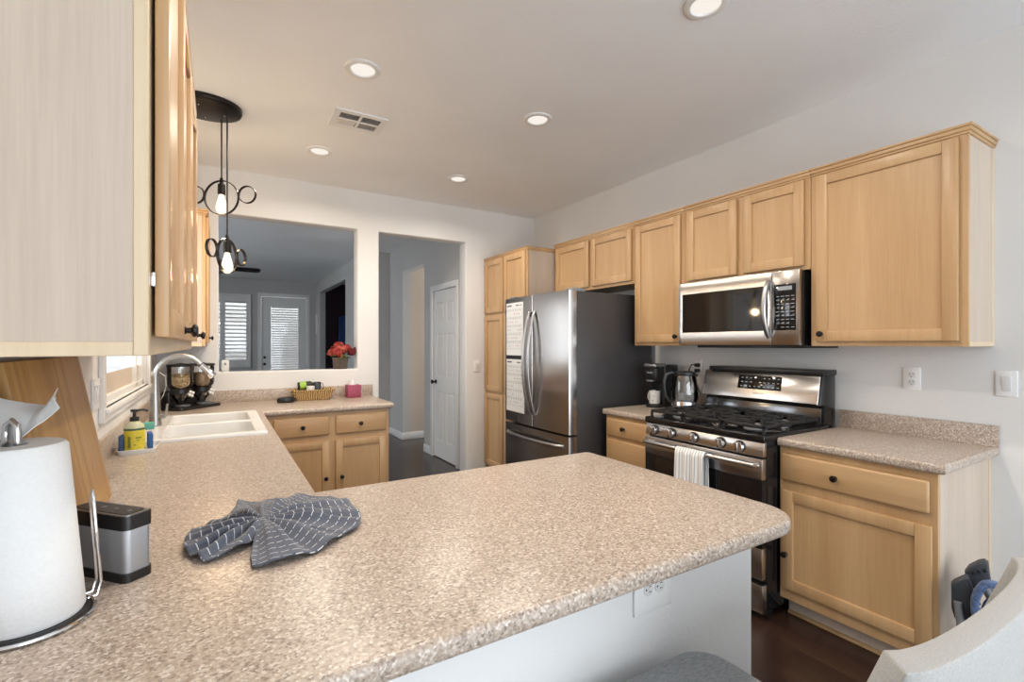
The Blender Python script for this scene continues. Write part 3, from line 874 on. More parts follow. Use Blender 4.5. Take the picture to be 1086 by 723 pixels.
# slanted display: plane through (b 1.05,c -.512)-(1.205,-.548)
def slant(b): return -0.512 - (b - 1.05) * (0.036 / 0.155)
dsp = MB(fr).prism([(1.108, slant(1.108) - .004), (1.108, slant(1.108) + .0015), (1.192, slant(1.192) + .0015), (1.192, slant(1.192) - .004)], 1.640, 1.925, 'a', .001).build('display', M['dglass'], bgd)
mk = MB(fr)
random.seed(3)
for i in range(9):
    for j in range(3):
        a = 1.915 - 0.0295 * i - 0.012
        b = 1.122 + j * 0.026
        if 3 <= i <= 4 and j > 0: continue
        mk.prism([(b, slant(b) + .0014), (b, slant(b) + .0022), (b + .005, slant(b + .005) + .0022), (b + .005, slant(b + .005) + .0014)], a - 0.010 - .006 * random.random(), a, 'a')
mk.build('key_mark', plain('key_print', (0.5, 0.5, 0.5), 0.5), dsp)
TB = math.atan2(0.036, 0.155)
text('SAMSUNG', 0.017, (RX - (slant(1.082) + 0.0008), 1.782, 1.082), (PI / 2 - TB, 0, -PI / 2), M['grey_p'], bgd)

# hand towel over the oven handle
def tw(u, v):
    a = 1.70 + 0.195 * u
    rip = 0.010 * math.sin(u * 22 + 0.6) * (0.25 + 0.75 * min(1, abs(v - 0.5) * 2.2))
    L = 0.44
    s = (v - 0.46) * L * 2
    r = 0.017
    if abs(s) < r * PI / 2:
        an = s / r
        c, b = 0.0875 + r * math.sin(-an), 0.785 + r * math.cos(an)
    elif s < 0:
        c, b = 0.0875 + r, 0.785 - (-s - r * PI / 2)
        c += 0.006 + rip + 0.008 * min(1, (-s) * 4)
    else:
        c, b = 0.0875 - r - 0.001, 0.785 - (s - r * PI / 2) * 0.92
        c += 0.3 * rip
    a += 0.012 * (0.785 - b) * (u - .5) * 4
    return fr(a, b, max(c, 0.046))
def mk_towel(name, base, line, n, axis_dashed):
    k = NT(name)
    b = k.bsdf(base, 0.95)
    b.inputs['Sheen Weight'].default_value = 0.3
    at = k.n('ShaderNodeAttribute'); at.attribute_name = 'cloth'
    sp = k.n('ShaderNodeSeparateXYZ'); k.l(at.outputs['Vector'], sp.inputs[0])
    def stripes(sock, cnt, width):
        mu = k.n('ShaderNodeMath', operation='MULTIPLY'); mu.inputs[1].default_value = cnt; k.l(sock, mu.inputs[0])
        fr2 = k.n('ShaderNodeMath', operation='FRACT'); k.l(mu.outputs[0], fr2.inputs[0])
        lt = k.n('ShaderNodeMath', operation='LESS_THAN'); lt.inputs[1].default_value = width; k.l(fr2.outputs[0], lt.inputs[0])
        return lt.outputs[0]
    s1 = stripes(sp.outputs[0], n, axis_dashed[0])
    col = k.mix(base, line, s1)
    if axis_dashed[1]:
        d = stripes(sp.outputs[1], axis_dashed[1], 0.72)
        mu = k.n('ShaderNodeMath', operation='MULTIPLY'); k.l(s1, mu.inputs[0]); k.l(d, mu.inputs[1])
        col = k.mix(base, line, mu.outputs[0])
    f = k.noise(k.coords((500, 500, 500)), 1.0, 2)
    col = k.mix(col, k.ramp(f, [(0.3, (0.6, 0.6, 0.6)), (0.7, (1, 1, 1))]), 0.4, 'MULTIPLY')
    k.l(col, b.inputs['Base Color'])
    k.bump(b, f, 0.5, 0.002)
    return k.m
def cloth_attr(o, fn):
    at = o.data.attributes.new('cloth', 'FLOAT_VECTOR', 'POINT')
    for i, v in enumerate(o.data.vertices): at.data[i].vector = fn(v.co + o.location)
M['hand_towel'] = mk_towel('striped_hand_towel', srgb(244, 243, 241), srgb(158, 166, 178), 11, (0.22, 0))
o = MB().surf(tw, 48, 60, 0.004).build('hand_towel', M['hand_towel'], smooth=1.5)
cloth_attr(o, lambda p: ((p.y - 1.70) / 0.195, p.z, 0))
tag(o, 'white hand towel with thin grey stripes hanging over the oven door handle', 'towel')

# ------------------------------------------------------------------ microwave
fr = FR(2.69)
mw = thing('microwave', 'stainless over-the-range microwave mounted below the short wall cabinet', 'microwave', (2.88, 1.82, 1.37))
MB(fr).box(1.424, 2.216, 1.386, 1.797, -0.385, -0.022, .003).build('body', M['enamel'], mw)
MB(fr).box(1.412, 2.12, 1.368, 1.386, -0.388, -0.05, .003).build('vent_plate', M['black'], mw)
w0, w1, g0, g1 = 1.600, 2.196, 1.468, 1.722
sl = MB(fr).cells([1.576, w0, w1, 2.220], [1.384, g0, g1, 1.799], lambda u, v: not (w0 < u < w1 and g0 < v < g1), -0.022, 0.010, 'c', edge_bevel(lambda m, d: True, .003, 2)).build('door', M['steel_y'], mw)
MB(fr).box(w0 - .01, w1 + .01, g0 - .01, g1 + .01, -0.01, 0.004).build('window', M['dglass'], sl)
hp = []
for k in range(17):
    q = k / 16
    hp.append((1.592, 1.432 + 0.315 * q, 0.010 + 0.052 * math.sin(PI * q) ** 0.7))
MB(fr).tube(hp, 0.0145, 14, up=(0, 0, 1)).build('handle', M['nickel'], sl)
cpn = MB(fr).box(1.422, 1.5735, 1.384, 1.799, -0.022, 0.009, .003).build('control_panel', M['steel'], mw)
kp = MB(fr).box(1.441, 1.562, g0, g1 + .002, 0.0085, 0.0105, .001).build('keypad', M['dglass'], cpn)
mk = MB(fr)
for i in range(4):
    for j in range(9):
        if random.random() < .12: continue
        a = 1.449 + i * 0.0275; b = g0 + .015 + j * 0.0215
        mk.box(a, a + .015 + .006 * random.random(), b, b + .004, .0104, .0112)
        if j % 2: mk.box(a, a + .010, b + .007, b + .009, .0104, .0112)
mk.box(1.462, 1.54, 1.690, 1.712, .0104, .0112)
mk.build('key_mark', plain('keypad_print', (0.30, 0.33, 0.36), 0.5), kp)

# ------------------------------------------------------------------ fridge
FX = 2.175
fr = FR(FX)
fa0, fa1, fm = 2.778, 3.694, 3.236
fg = thing('fridge', 'tall stainless french door fridge with a bottom freezer drawer', 'fridge', (2.6, 3.236, 0))
MB(fr).box(fa0 + .004, fa1 - .004, 0.03, 1.782, -0.855, -0.075, .006).box(fa0 + .02, fa1 - .02, 0, .04, -0.80, -0.10).build('cabinet_body', M['fridge_side'], fg)
MB(fr).box(fa0 + .01, fa1 - .01, 0.02, 0.075, -0.075, -0.03, .004).build('base_grille', M['black'], fg)
def bow(a): return 0.016 * (1 - ((a - fm) / ((fa1 - fa0) / 2)) ** 2)
def panel(a0, a1, b0, b1):
    n = 14
    poly = [(a0, -0.068), (a0, bow(a0) - .012)]
    for k in range(n + 1):
        a = a0 + .006 + (a1 - a0 - .012) * k / n
        poly.append((a, bow(a)))
    poly += [(a1, bow(a1) - .012), (a1, -0.068)]
    return MB(fr).prism(poly, b0, b1, 'b')
dR = panel(fa0, fm - .003, 0.728, 1.786).build('door', M['steel'], fg)
dL = panel(fm + .003, fa1, 0.728, 1.786).build('door', M['steel'], fg)
fz = panel(fa0, fa1, 0.080, 0.712).build('freezer_drawer', M['steel'], fg)
for a, d in ((fm - .036, dR), (fm + .036, dL)):
    hp = []
    for k in range(25):
        q = k / 24
        hp.append((a, 0.825 + 0.83 * q, bow(a) + 0.004 + 0.068 * math.sin(PI * q) ** 0.75))
    MB(fr).tube(hp, 0.0135, 12, up=(1, 0, 0), flat=.8).build('handle', M['nickel'], d)
hp = []
for k in range(25):
    q = k / 24
    hp.append((fa0 + .06 + (fa1 - fa0 - .12) * q, 0.635, 0.003 + bow(fa0 + .06) + 0.062 * math.sin(PI * q) ** 0.5))
MB(fr).tube(hp, 0.0145, 12, up=(0, 1, 0), flat=.8).build('handle', M['nickel'], fz)
for a in (fa0 + .01, fa1 - .10):
    MB(fr).box(a, a + .09, 1.780, 1.806, -0.16, -0.035, .006).build('hinge_cover', M['grey_p'], fg)

# calendar on the far fridge door
cal = thing('wall_calendar', 'two-month paper planner stuck on the left fridge door', 'calendar', (FX, 3.52, 0.815))
INK = plain('calendar_ink', (0.12, 0.12, 0.13), 0.7)
RED = plain('calendar_red', (0.45, 0.10, 0.09), 0.7)
def page(b0, b1, a0, a1, dz):
    n = 10
    pg = MB(fr).surf(lambda u, v: (a0 + (a1 - a0) * u, b0 + (b1 - b0) * v, bow(a0 + (a1 - a0) * u) + dz), n, 1, 0.0012).build('page', M['paper'], cal)
    ink = MB(fr)
    def bar(x0, x1, y0, y1, m=0):
        ink.surf(lambda u, v: (x0 + (x1 - x0) * u, y0 + (y1 - y0) * v, bow(x0 + (x1 - x0) * u) + dz + 0.0018), 6, 1, m=m)
    W = a1 - a0
    tb, bb = b1 - 0.055, b0 + 0.055
    for i in range(8): x = a0 + .015 + (W - .024) * i / 7; bar(x - .0006, x + .0006, bb, tb)
    for j in range(6): y = bb + (tb - bb) * j / 5; bar(a0 + .015, a1 - .012, y - .0006, y + .0006)
    bar(a1 - .10, a1 - .015, b1 - .030, b1 - .018); bar(a0 + .06, a0 + .12, b1 - .030, b1 - .020); bar(a0 + .02, a0 + .045, b1 - .030, b1 - .022)
    rnd = random.Random(int(b0 * 100))
    for i in range(7):
        for j in range(5):
            x = a0 + .015 + (W - .024) * (i + .5) / 7; y = bb + (tb - bb) * (j + .5) / 5
            bar(x + .008, x + .016, y + .018, y + .028)
            if rnd.random() < .45:
                wv = .006 + .006 * rnd.random(); bar(x - wv, x + wv * .5, y - .01, y - .004, 1 if rnd.random() < .45 else 0)
    ink.build('print', [INK, RED], pg)
page(1.295, 1.745, 3.375, 3.665, 0.003)
page(0.815, 1.262, 3.355, 3.665, 0.003)
MB(fr).surf(lambda u, v: (3.372 + .292 * u, 1.262 + .034 * v, bow(3.372 + .292 * u) + .003), 8, 1, .002).build('magnet_strip', M['black'], cal)

# ------------------------------------------------------------------ ceiling fittings
LENS = glow('downlight_lens', (1.0, 0.92, 0.84), 0.85)
def downlight(x, y, label):
    t = thing('recessed_light', label, 'ceiling light', (x, y, ZC - 0.012), 'recessed ceiling lights')
    MB().lathe([(0.090, ZC), (0.090, ZC - 0.006), (0.080, ZC - 0.012), (0.064, ZC - 0.010), (0.060, ZC - 0.004), (0.060, ZC)], (x, y, 0), 40).build('trim_ring', M['plastic'], t)
    MB().lathe([(0.0, ZC - 0.004), (0.061, ZC - 0.004), (0.061, ZC - 0.001), (0.0, ZC - 0.001)], (x, y, 0), 40).build('lens', LENS, t)
    l = bpy.data.lights.new('recessed_lamp', 'AREA')
    l.shape = 'DISK'; l.size = 0.11; l.energy = LAMP_W; l.color = LAMP_COL; l.spread = math.radians(160)
    o = bpy.data.objects.new('recessed_lamp', l)
    COL.objects.link(o)
    o.parent = t
    o.location = (0, 0, -0.004)
downlight(1.75, 1.31, 'recessed ceiling light nearest the viewer, cut by the top edge')
downlight(0.64, 2.545, 'recessed ceiling light just in front of the air vent')
downlight(1.73, 2.535, 'recessed ceiling light in the middle of the right row')
downlight(0.636, 3.782, 'recessed ceiling light beyond the air vent, nearest the pendants')
downlight(1.764, 3.798, 'recessed ceiling light farthest back above the fridge front')
t6 = downlight(0.64, 1.31, 'recessed ceiling light above the peninsula near the left cabinets')

# air vent
vx0, vx1, vy0, vy1 = 0.605, 0.925, 3.03, 3.285
vt = thing('air_vent', 'white rectangular ceiling air vent with four louvred fields', 'vent', (0.765, 3.16, ZC - 0.012))
fields = [(vx0 + .035, 0.758, vy0 + .035, 3.150), (0.772, vx1 - .035, vy0 + .035, 3.150), (vx0 + .035, 0.758, 3.165, vy1 - .035), (0.772, vx1 - .035, 3.165, vy1 - .035)]
MB().cells([vx0, vx0 + .035, 0.758, 0.772, vx1 - .035, vx1], [vy0, vy0 + .035, 3.150, 3.165, vy1 - .035, vy1], lambda u, v: not in_r(u, v, fields), ZC - 0.010, ZC, 'c').build('frame', M['plastic'], vt)
MB().box(vx0 + .01, vx1 - .01, vy0 + .01, vy1 - .01, ZC - 0.001, ZC - 0.0005).build('duct', M['black'], vt)
sl = MB()
for fi, (x0, x1, y0, y1) in enumerate(fields):
    if fi < 2:
        n = 6
        for i in range(n):
            y = y0 + (y1 - y0) * (i + .2) / n
            sl.prism([(y, ZC - .009), (y + .002, ZC - .009), (y + .012, ZC - .001), (y + .010, ZC - .001)], x0, x1, 'a')
    else:
        n = 11
        for i in range(n):
            x = x0 + (x1 - x0) * (i + .15) / n
            if fi == 2: sl.prism([(x, ZC - .009), (x + .002, ZC - .009), (x - .004, ZC - .001), (x - .006, ZC - .001)], y0, y1, 'b')
            else: sl.prism([(x, ZC - .009), (x + .002, ZC - .009), (x + .010, ZC - .001), (x + .008, ZC - .001)], y0, y1, 'b')
sl.build('louvres', M['plastic'], vt)

# pendant over the sink
pcx, pcy = -0.07, 3.41
pd = thing('pendant_light', 'dark bronze twin pendant with round rings and bare bulbs over the sink', 'pendant light', (pcx, pcy, 1.80))
MB().lathe([(0.0, ZC - .036), (0.93, ZC - .036), (0.97, ZC - .034), (1.0, ZC - .020), (1.0, ZC)], (0, 0, 0), 48).build('canopy', M['bronze'], pd)
cano = [c for c in pd.children][0]
for v in cano.data.vertices:
    x, y = v.co.x + pcx, v.co.y + pcy
    v.co.x = x * 0.195; v.co.y = y * 0.165
sw = MB()
for x, y in ((pcx - .03, pcy - .07), (pcx + .10, pcy + .02), (pcx - .0, pcy + .10), (pcx - .12, pcy - .01)): sw.ball((x, y, ZC - .037), .005, 8, 6)
sw.build('screw', M['chrome'], cano)
FIL = glow('bulb_filament', (1.0, 0.55, 0.20), 30)
def mk_bulb():
    k = NT('lit_bulb_glass')
    e = k.n('ShaderNodeEmission'); e.inputs[0].default_value = (1.0, 0.80, 0.55, 1); e.inputs[1].default_value = 2.2
    g = k.n('ShaderNodeBsdfTransparent')
    lw = k.n('ShaderNodeLayerWeight'); lw.inputs['Blend'].default_value = 0.35
    mx = k.n('ShaderNodeMixShader')
    k.l(lw.outputs['Facing'], mx.inputs[0]); k.l(e.outputs[0], mx.inputs[1]); k.l(g.outputs[0], mx.inputs[2])
    k.l(mx.outputs[0], k.out.inputs[0])
    return k.m
M['bulb'] = mk_bulb()
def pendant(x, y, zc, R, r, az):
    ca, sa = math.cos(az), math.sin(az)
    P = lambda p, q: (x + p * ca, y + p * sa, zc + q)
    MB().tube([(x, y, ZC - .03), (x, y, zc + 0.115)], 0.0045, 8).build('cord', M['black'], pd)
    s = MB().lathe([(0.006, zc + .125), (0.010, zc + .118), (0.012, zc + .085), (0.021, zc + .082), (0.022, zc + .022), (0.018, zc + .018)][::-1], (x, y, 0), 20).build('socket', M['bronze'], pd)
    MB().lathe([(0.013, zc + .022), (0.016, zc + .005), (0.026, zc - .03), (0.032, zc - .062), (0.028, zc - .085), (0.014, zc - .102), (0.0, zc - .106)][::-1], (x, y, 0), 24).build('bulb', M['bulb'], s)
    f = MB()
    for k in range(6):
        an = k * PI / 3
        f.tube([(x + .004 * math.cos(an), y + .004 * math.sin(an), zc + .005), (x + .012 * math.cos(an), y + .012 * math.sin(an), zc - .07)], .0012, 5)
    f.build('filament', FIL, s)
    def ring(cx, cz, rr, nm):
        pts = [P(cx + rr * math.cos(2 * PI * k / 48), cz + rr * math.sin(2 * PI * k / 48)) for k in range(48)]
        rg_ = MB()
        t = bmesh.new()
        wv = 0.008
        nx, ny = -sa, ca
        rows = []
        for k in range(48):
            an = 2 * PI * k / 48
            rows.append([])
            for (dr_, dw) in ((.0025, wv), (-.0025, wv), (-.0025, -wv), (.0025, -wv)):
                p, q = cx + (rr + dr_) * math.cos(an), cz + (rr + dr_) * math.sin(an)
                rows[-1].append(t.verts.new((x + p * ca + nx * dw, y + p * sa + ny * dw, zc + q)))
        for k in range(48):
            A, B = rows[k], rows[(k + 1) % 48]
            for j in range(4): t.faces.new([A[j], A[(j + 1) % 4], B[(j + 1) % 4], B[j]])
        rg_.add(t)
        rg_.build(nm, M['bronze'], pd)
    ring(0, 0, R, 'ring')
    # two smaller side rings, level with the socket's foot
    for sg in (-1, 1): ring(sg * (R + r + .004) * math.cos(.12), (R + r) * math.sin(.12), r, 'side_ring')
    l = bpy.data.lights.new('bulb_light', 'POINT')
    l.energy = 6; l.color = (1, .72, .42); l.shadow_soft_size = 0.03
    o = bpy.data.objects.new('bulb_light', l); COL.objects.link(o); o.parent = pd
    o.location = Vector((x, y, zc - .15)) - Vector(pd.location)
pendant(0.015, 3.50, 2.300, 0.105, 0.052, -0.55)
pendant(0.043, 3.33, 1.915, 0.100, 0.050, 1.05)

# ------------------------------------------------------------------ switches and outlets
def plate(fr_, a, b, kind, name, label, wd=0.075, ht=0.118, cat='outlet', flip=False, n=1):
    x, y, z = fr_(a, b, 0)
    t = thing(name, label, cat, (x, y, z))
    w2, h2 = (ht / 2, wd / 2) if flip else (wd * (1 + .6 * (n - 1)) / 2, ht / 2)
    pl = MB(fr_).box(a - w2, a + w2, b - h2, b + h2, 0.0003, 0.007, 0.003, 2).build('cover_plate', M['plastic'], t)
    if kind == 'switch':
        for i in range(n):
            ao = a + (i - (n - 1) / 2) * 0.046
            MB(fr_).prism([(b - .034, .006), (b - .034, .0085), (b, .0095), (b + .034, .012), (b + .034, .006)], ao - .0165, ao + .0165, 'a', .001).build('rocker', M['white'], t)
    else:
        for s in (-1, 1):
            da, db = (s * 0.0195, 0) if flip else (0, s * 0.0195)
            rc = MB(fr_).lathe([(0.0165, 0.006), (0.0165, 0.0085), (0.0, 0.0085)], (a + da, b + db, 0), 20).build('receptacle', M['white'], t)
            sl = MB(fr_)
            for q in (-1, 1):
                if flip: sl.box(a + da + .001, a + da + .0085, b + q * .0065 - .001, b + q * .0065 + .001, .0084, .0088)
                else: sl.box(a + q * .0065 - .001, a + q * .0065 + .001, b + db + .001, b + db + .0085, .0084, .0088)
            pa, pb = (a + da - .008, b) if flip else (a, b + db - .008)
            sl.lathe([(.0025, .0084), (.0025, .0088), (0, .0088)], (pa, pb, 0), 8)
            sl.build('slot', M['black'], rc)
    return t
plate(FR(XR), 1.065, 1.212, 'outlet', 'wall_outlet', 'white wall outlet above the short counter right of the range')
plate(FR(XR), 0.712, 1.210, 'switch', 'light_switch', 'white rocker light switch on the right wall past the cabinets', cat='switch')
ok = plate(FR(XR), 2.367, 1.214, 'outlet', 'wall_outlet', 'white wall outlet behind the glass kettle with a black plug')
plate(FB(YB), 2.343, 1.155, 'switch', 'light_switch', 'white rocker light switch between the doorway and the pantry cabinet', cat='switch')
plate(FL(XL), 2.40, 1.20, 'switch', 'light_switch', 'white double rocker switch beside the sink window', cat='switch', n=2)
plate(FB(0.85), 0.925, 0.786, 'outlet', 'wall_outlet', 'white sideways outlet on the half wall under the peninsula', flip=True, ht=0.132, wd=0.118)
plate(FL(XL), 4.10, 1.17, 'outlet', 'wall_outlet', 'white wall outlet behind the faucet near the cereal dispenser')

# ------------------------------------------------------------------ things on the counters
def rotfr(x, y, z, az):
    """local frame at (x,y,z): a to its right, b away from its front, c up; az turns it about the vertical."""
    ca, sa = math.cos(az), math.sin(az)
    return lambda a, b, c: (x + a * ca - b * sa, y + a * sa + b * ca, z + c)
TOP = CZ1 + 0.0003

# coffee maker: its front looks towards the left wall
f = lambda a, b, c: (2.775 + b, 2.575 - a, TOP + c)       # a runs towards the viewer, b towards the wall
cm = thing('coffee_maker', 'black single-cup coffee maker with a grey lid beside the fridge', 'coffee maker', (2.88, 2.575, TOP))
MB(f).box(-.065, .068, .09, .245, 0, .318, .012, 3).build('body', M['black'], cm)
MB(f).box(-.062, .062, .005, .10, .205, .300, .014, 3).build('brew_head', M['black'], cm)
MB(f).box(-.060, .060, -.004, .13, .300, .330, .012, 3).build('lid', steel('grey_lid', (.40, .41, .42), .35), cm)
MB(f).lathe([(.062, 0), (.064, .006), (.062, .022), (.05, .024), (.0, .022)], (0, .058, 0), 28).build('drip_tray', M['black'], cm)
MB(f).box(-.03, .03, -.0, .03, .196, .207, .003).build('spout', M['grey_p'], cm)
text('KEURIG', 0.017, (2.7795, 2.575, TOP + .262), ROT_L, plain('pale_print', (.55, .55, .56), .5), cm)
mg = thing('mug', 'white printed mug standing on the coffee maker tray', 'mug', (2.833, 2.575, TOP + .0245))
mf = lambda a, b, c: (2.833 + b, 2.575 - a, TOP + .0245 + c)
MB(mf).lathe([(.0, .004), (.036, .0), (.040, .004), (.041, .098), (.0385, .100), (.037, .097), (.036, .010), (.0, .009)], (0, 0, 0), 28).build('body', M['white'], mg)
MB(mf).tube([(-.0395, 0, .080), (-.058, 0, .078), (-.066, 0, .052), (-.058, 0, .026), (-.0395, 0, .024)], .005, 8).build('handle', M['white'], mg)
pr = MB(mf)
for (an, c0, c1, wd) in ((-1.45, .062, .070, .10), (-1.75, .045, .050, .2), (-1.2, .020, .034, .08), (-2.0, .072, .078, .1), (-1.0, .055, .060, .12)):
    pr.surf(lambda u, v: (.0414 * math.cos(an + wd * u), .0414 * math.sin(an + wd * u), c0 + (c1 - c0) * v), 4, 1)
pr.build('print', M['black'], mg)

# kettle
kx, ky = 2.85, 2.312
kt = thing('kettle', 'clear glass electric kettle with a black handle at the left of the range', 'kettle', (kx, ky, TOP))
MB().lathe([(0.0944, TOP), (0.0979, TOP + .008), (0.0944, TOP + .020), (0.0708, TOP + .022)], (kx, ky, 0), 32).build('power_base', M['black'], kt)
MB().lathe([(0.0826, TOP + .022), (0.0909, TOP + .026), (0.0920, TOP + .070), (0.0897, TOP + .074)], (kx, ky, 0), 32).build('steel_band', M['chrome'], kt)
MB().lathe([(0.0903, TOP + .073), (0.0932, TOP + .11), (0.0909, TOP + .16), (0.0814, TOP + .22), (0.0732, TOP + .255), (0.0708, TOP + .255), (0.0791, TOP + .22), (0.0885, TOP + .16), (0.0909, TOP + .11), (0.0879, TOP + .073)], (kx, ky, 0), 36).build('glass_jug', M['glass'], kt)
MB().lathe([(0.0743, TOP + .253), (0.0779, TOP + .262), (0.0755, TOP + .276), (0.0531, TOP + .284), (.0, TOP + .286)], (kx, ky, 0), 32).build('lid', M['black'], kt)
hd = Vector((-0.8546, 0.519, 0))
hp = [Vector((kx, ky, TOP)) + hd * q + Vector((0, 0, z)) for q, z in ((.062, .268), (.095, .274), (.130, .260), (.146, .22), (.146, .16), (.136, .11), (.112, .075), (.088, .062))]
MB().tube(hp, [.011, .013, .014, .0135, .013, .0125, .011, .009], 12, flat=.75).build('handle', M['black'], kt)
MB().tube([(kx + .055, ky - .035, TOP + .245), (kx + .075, ky - .05, TOP + .258)], [.018, .010], 10).build('pour_lip', M['chrome'], kt)
water = NT('kettle_water'); 
b_ = water.bsdf((.80, .84, .86), .05, **{'Alpha': 0.25})
MB().lathe([(.0, TOP + .076), (.086, TOP + .076), (.090, TOP + .11), (.0895, TOP + .125), (.0, TOP + .125)], (kx, ky, 0), 32).build('water', water.m, kt)
# plugs in the outlet behind it
pg = thing('power_plug', 'black power plugs and cords in the outlet behind the kettle', 'plug', (XR - .02, 2.367, 1.19))
MB(FR(XR)).box(2.35, 2.384, 1.222, 1.248, .0086, .036, .005).tube([(2.367, 1.235, .034), (2.385, 1.24, .06), (2.41, 1.20, .06), (2.42, 1.10, .03), (2.43, 1.02, .02)], .0045, 8).build('plug', M['black'], pg)
MB(FR(XR)).box(2.35, 2.384, 1.181, 1.207, .0086, .036, .005).tube([(2.367, 1.194, .034), (2.36, 1.18, .055), (2.35, 1.10, .05), (2.34, 1.02, .02)], .0045, 8).build('plug', M['black'], pg)

# dish towel on the peninsula
OUT = [(0.048, 1.668), (0.038, 1.547), (-0.052, 1.439), (-0.07, 1.381), (-0.066, 1.316), (-0.027, 1.236), (0.016, 1.250), (0.062, 1.287), (0.076, 1.325), (0.092, 1.325), (0.066, 1.201), (0.063, 1.155), (0.106, 1.144), (0.194, 1.164), (0.256, 1.223), (0.308, 1.266), (0.33, 1.334), (0.326, 1.478), (0.283, 1.557), (0.219, 1.595), (0.147, 1.607), (0.100, 1.590)]
CC = Vector((0.096, 1.378))
NP = 352
per = []
seg_n = NP // len(OUT)
for i in range(len(OUT)):
    p0, p1, p2, p3 = [Vector(OUT[(i + q) % len(OUT)]) for q in (-1, 0, 1, 2)]
    for k in range(seg_n):
        t = k / seg_n
        cr_ = 0.5 * ((2 * p1) + (p2 - p0) * t + (2 * p0 - 5 * p1 + 4 * p2 - p3) * t * t + (3 * p1 - p0 - 3 * p2 + p3) * t ** 3)
        per.append(cr_ * 0.6 + (p1 * (1 - t) + p2 * t) * 0.4)
NR = 26
def towel_pt(u, v):
    i = int(round(u * len(per))) % len(per)
    e = per[i]
    an = math.atan2(e.y - CC.y, e.x - CC.x)
    s = v
    p = CC + (e - CC) * s
    Rr = (e - CC).length
    ph = an * 6.5 + 0.55 * math.sin(an * 3 + 1) + 0.35 * math.sin(an * 5)
    ridge = (1 - abs(math.sin(ph))) ** 0.8
    ridge2 = (1 - abs(math.sin(an * 11 + 1.3 + .5 * math.sin(an * 4)))) ** 0.8
    fold = 0.75 * ridge + 0.35 * ridge2
    amp = 0.030 * min(1, s * 2.2) * (1 - 0.45 * s * s)
    h = 0.030 * (1 - s) ** 1.5 + amp * fold + 0.006 * math.sin(p.x * 60 + p.y * 25) * s * (1 - s) * 2
    h *= min(1, (Rr / .12)) ** .5
    h = h * (1 - s ** 6) + (0.002 + 0.013 * fold) * s ** 6
    tang = Vector((-(e - CC).y, (e - CC).x)).normalized() * (0.007 * math.cos(ph * 2) * math.sin(PI * s * .9))
    return (p.x + tang.x, p.y + tang.y, TOP + 0.004 + max(h, 0.0015))
M['dish_towel'] = mk_towel('blue_checked_towel', srgb(84, 90, 104), srgb(216, 218, 220), 7.2, (0.085, 60))
tb_ = MB().surf(towel_pt, len(per), NR, 0.0, wrap=True)
dt = tb_.build('dish_towel', M['dish_towel'], smooth=1.6)
def tfn(p):
    d = Vector((p.x, p.y)) - CC
    an = math.atan2(d.y, d.x)
    # weave lines run across the folds, square to the two directions the cloth fans out in
    return (d.length * 6.1 + 0.04 * math.sin(an * 6.5), an / (2 * PI) + 0.5, 0)
cloth_attr(dt, tfn)
md_ = dt.modifiers.new('cloth_thickness', 'SOLIDIFY'); md_.thickness = 0.003; md_.offset = 1
tag(dt, 'crumpled slate blue dish towel with white stitched stripes on the peninsula', 'towel')

# paper towel on its holder
px0, py0 = -0.276, 1.131
ph = thing('paper_towel_holder', 'black based wire paper towel holder with a tall chrome arm', 'paper towel holder', (px0, py0, TOP))
MB().lathe([(.0, TOP), (.079, TOP), (.081, TOP + .004), (.077, TOP + .010), (.0, TOP + .010)], (px0, py0, 0), 40).build('base', M['black'], ph)
MB().tube([(px0 + .085 * math.cos(2 * PI * k / 48), py0 + .085 * math.sin(2 * PI * k / 48), TOP + .0045) for k in range(48)], .0035, 8, True).build('base_ring', M['chrome'], ph)
lean = Vector((-0.026, 0.016, 0))
hook = [Vector((px0, py0, TOP)) + lean + Vector((.8546, -.519, 0)) * a_ + Vector((0, 0, z_)) for a_, z_ in ((-.010, .27), (-.010, .325), (-.008, .338), (.0, .345), (.008, .338), (.010, .325), (.010, .30))]
MB().tube([(px0 + lean.x * q, py0 + lean.y * q, TOP + .008 + .29 * q) for q in (0, .5, .97)], .006, 10).tube(hook, .0055, 10).build('centre_post', M['chrome'], ph)
# tall side arm: a narrow wire loop standing off the ring
ax_, ay_ = px0 + .083, py0 + .06
nrm = Vector((0.75, 0.35, 0)).normalized()
tg = Vector((-0.42, 0.9, 0)).normalized()
A0 = Vector((-0.204, 1.188, 0)); 
lo = []
for (q, z, o) in ((-.012, .005, -.025), (-.012, .006, .004), (-.012, .03, .010), (-.011, .12, .004), (-.009, .188, .0), (0, .200, 0), (.009, .188, .0), (.011, .12, .004), (.012, .03, .010), (.012, .006, .004), (.012, .005, -.025)):
    p = A0 + tg * q + nrm * o
    lo.append((p.x, p.y, TOP + z))
MB().tube(lo, .0026, 8).build('side_arm', M['chrome'], ph)
pt = thing('paper_towel_roll', 'white paper towel roll leaning on its wire holder at the left edge', 'paper towel roll', (px0, py0, TOP + .0105))
def lf(a, b, c): return (px0 + a + lean.x * c / .30, py0 + b + lean.y * c / .30, TOP + .0105 + c)
MB(lf).lathe([(.020, .002), (.070, .0), (.0735, .006), (.072, .288), (.067, .294), (.021, .294), (.020, .28), (.020, .002)], (0, 0, 0), 44).build('roll', M['paper'], pt)
CR, CU = Vector((0.8546, -0.519, 0)), Vector((0.519, 0.8546, 0))     # along and across the sheet
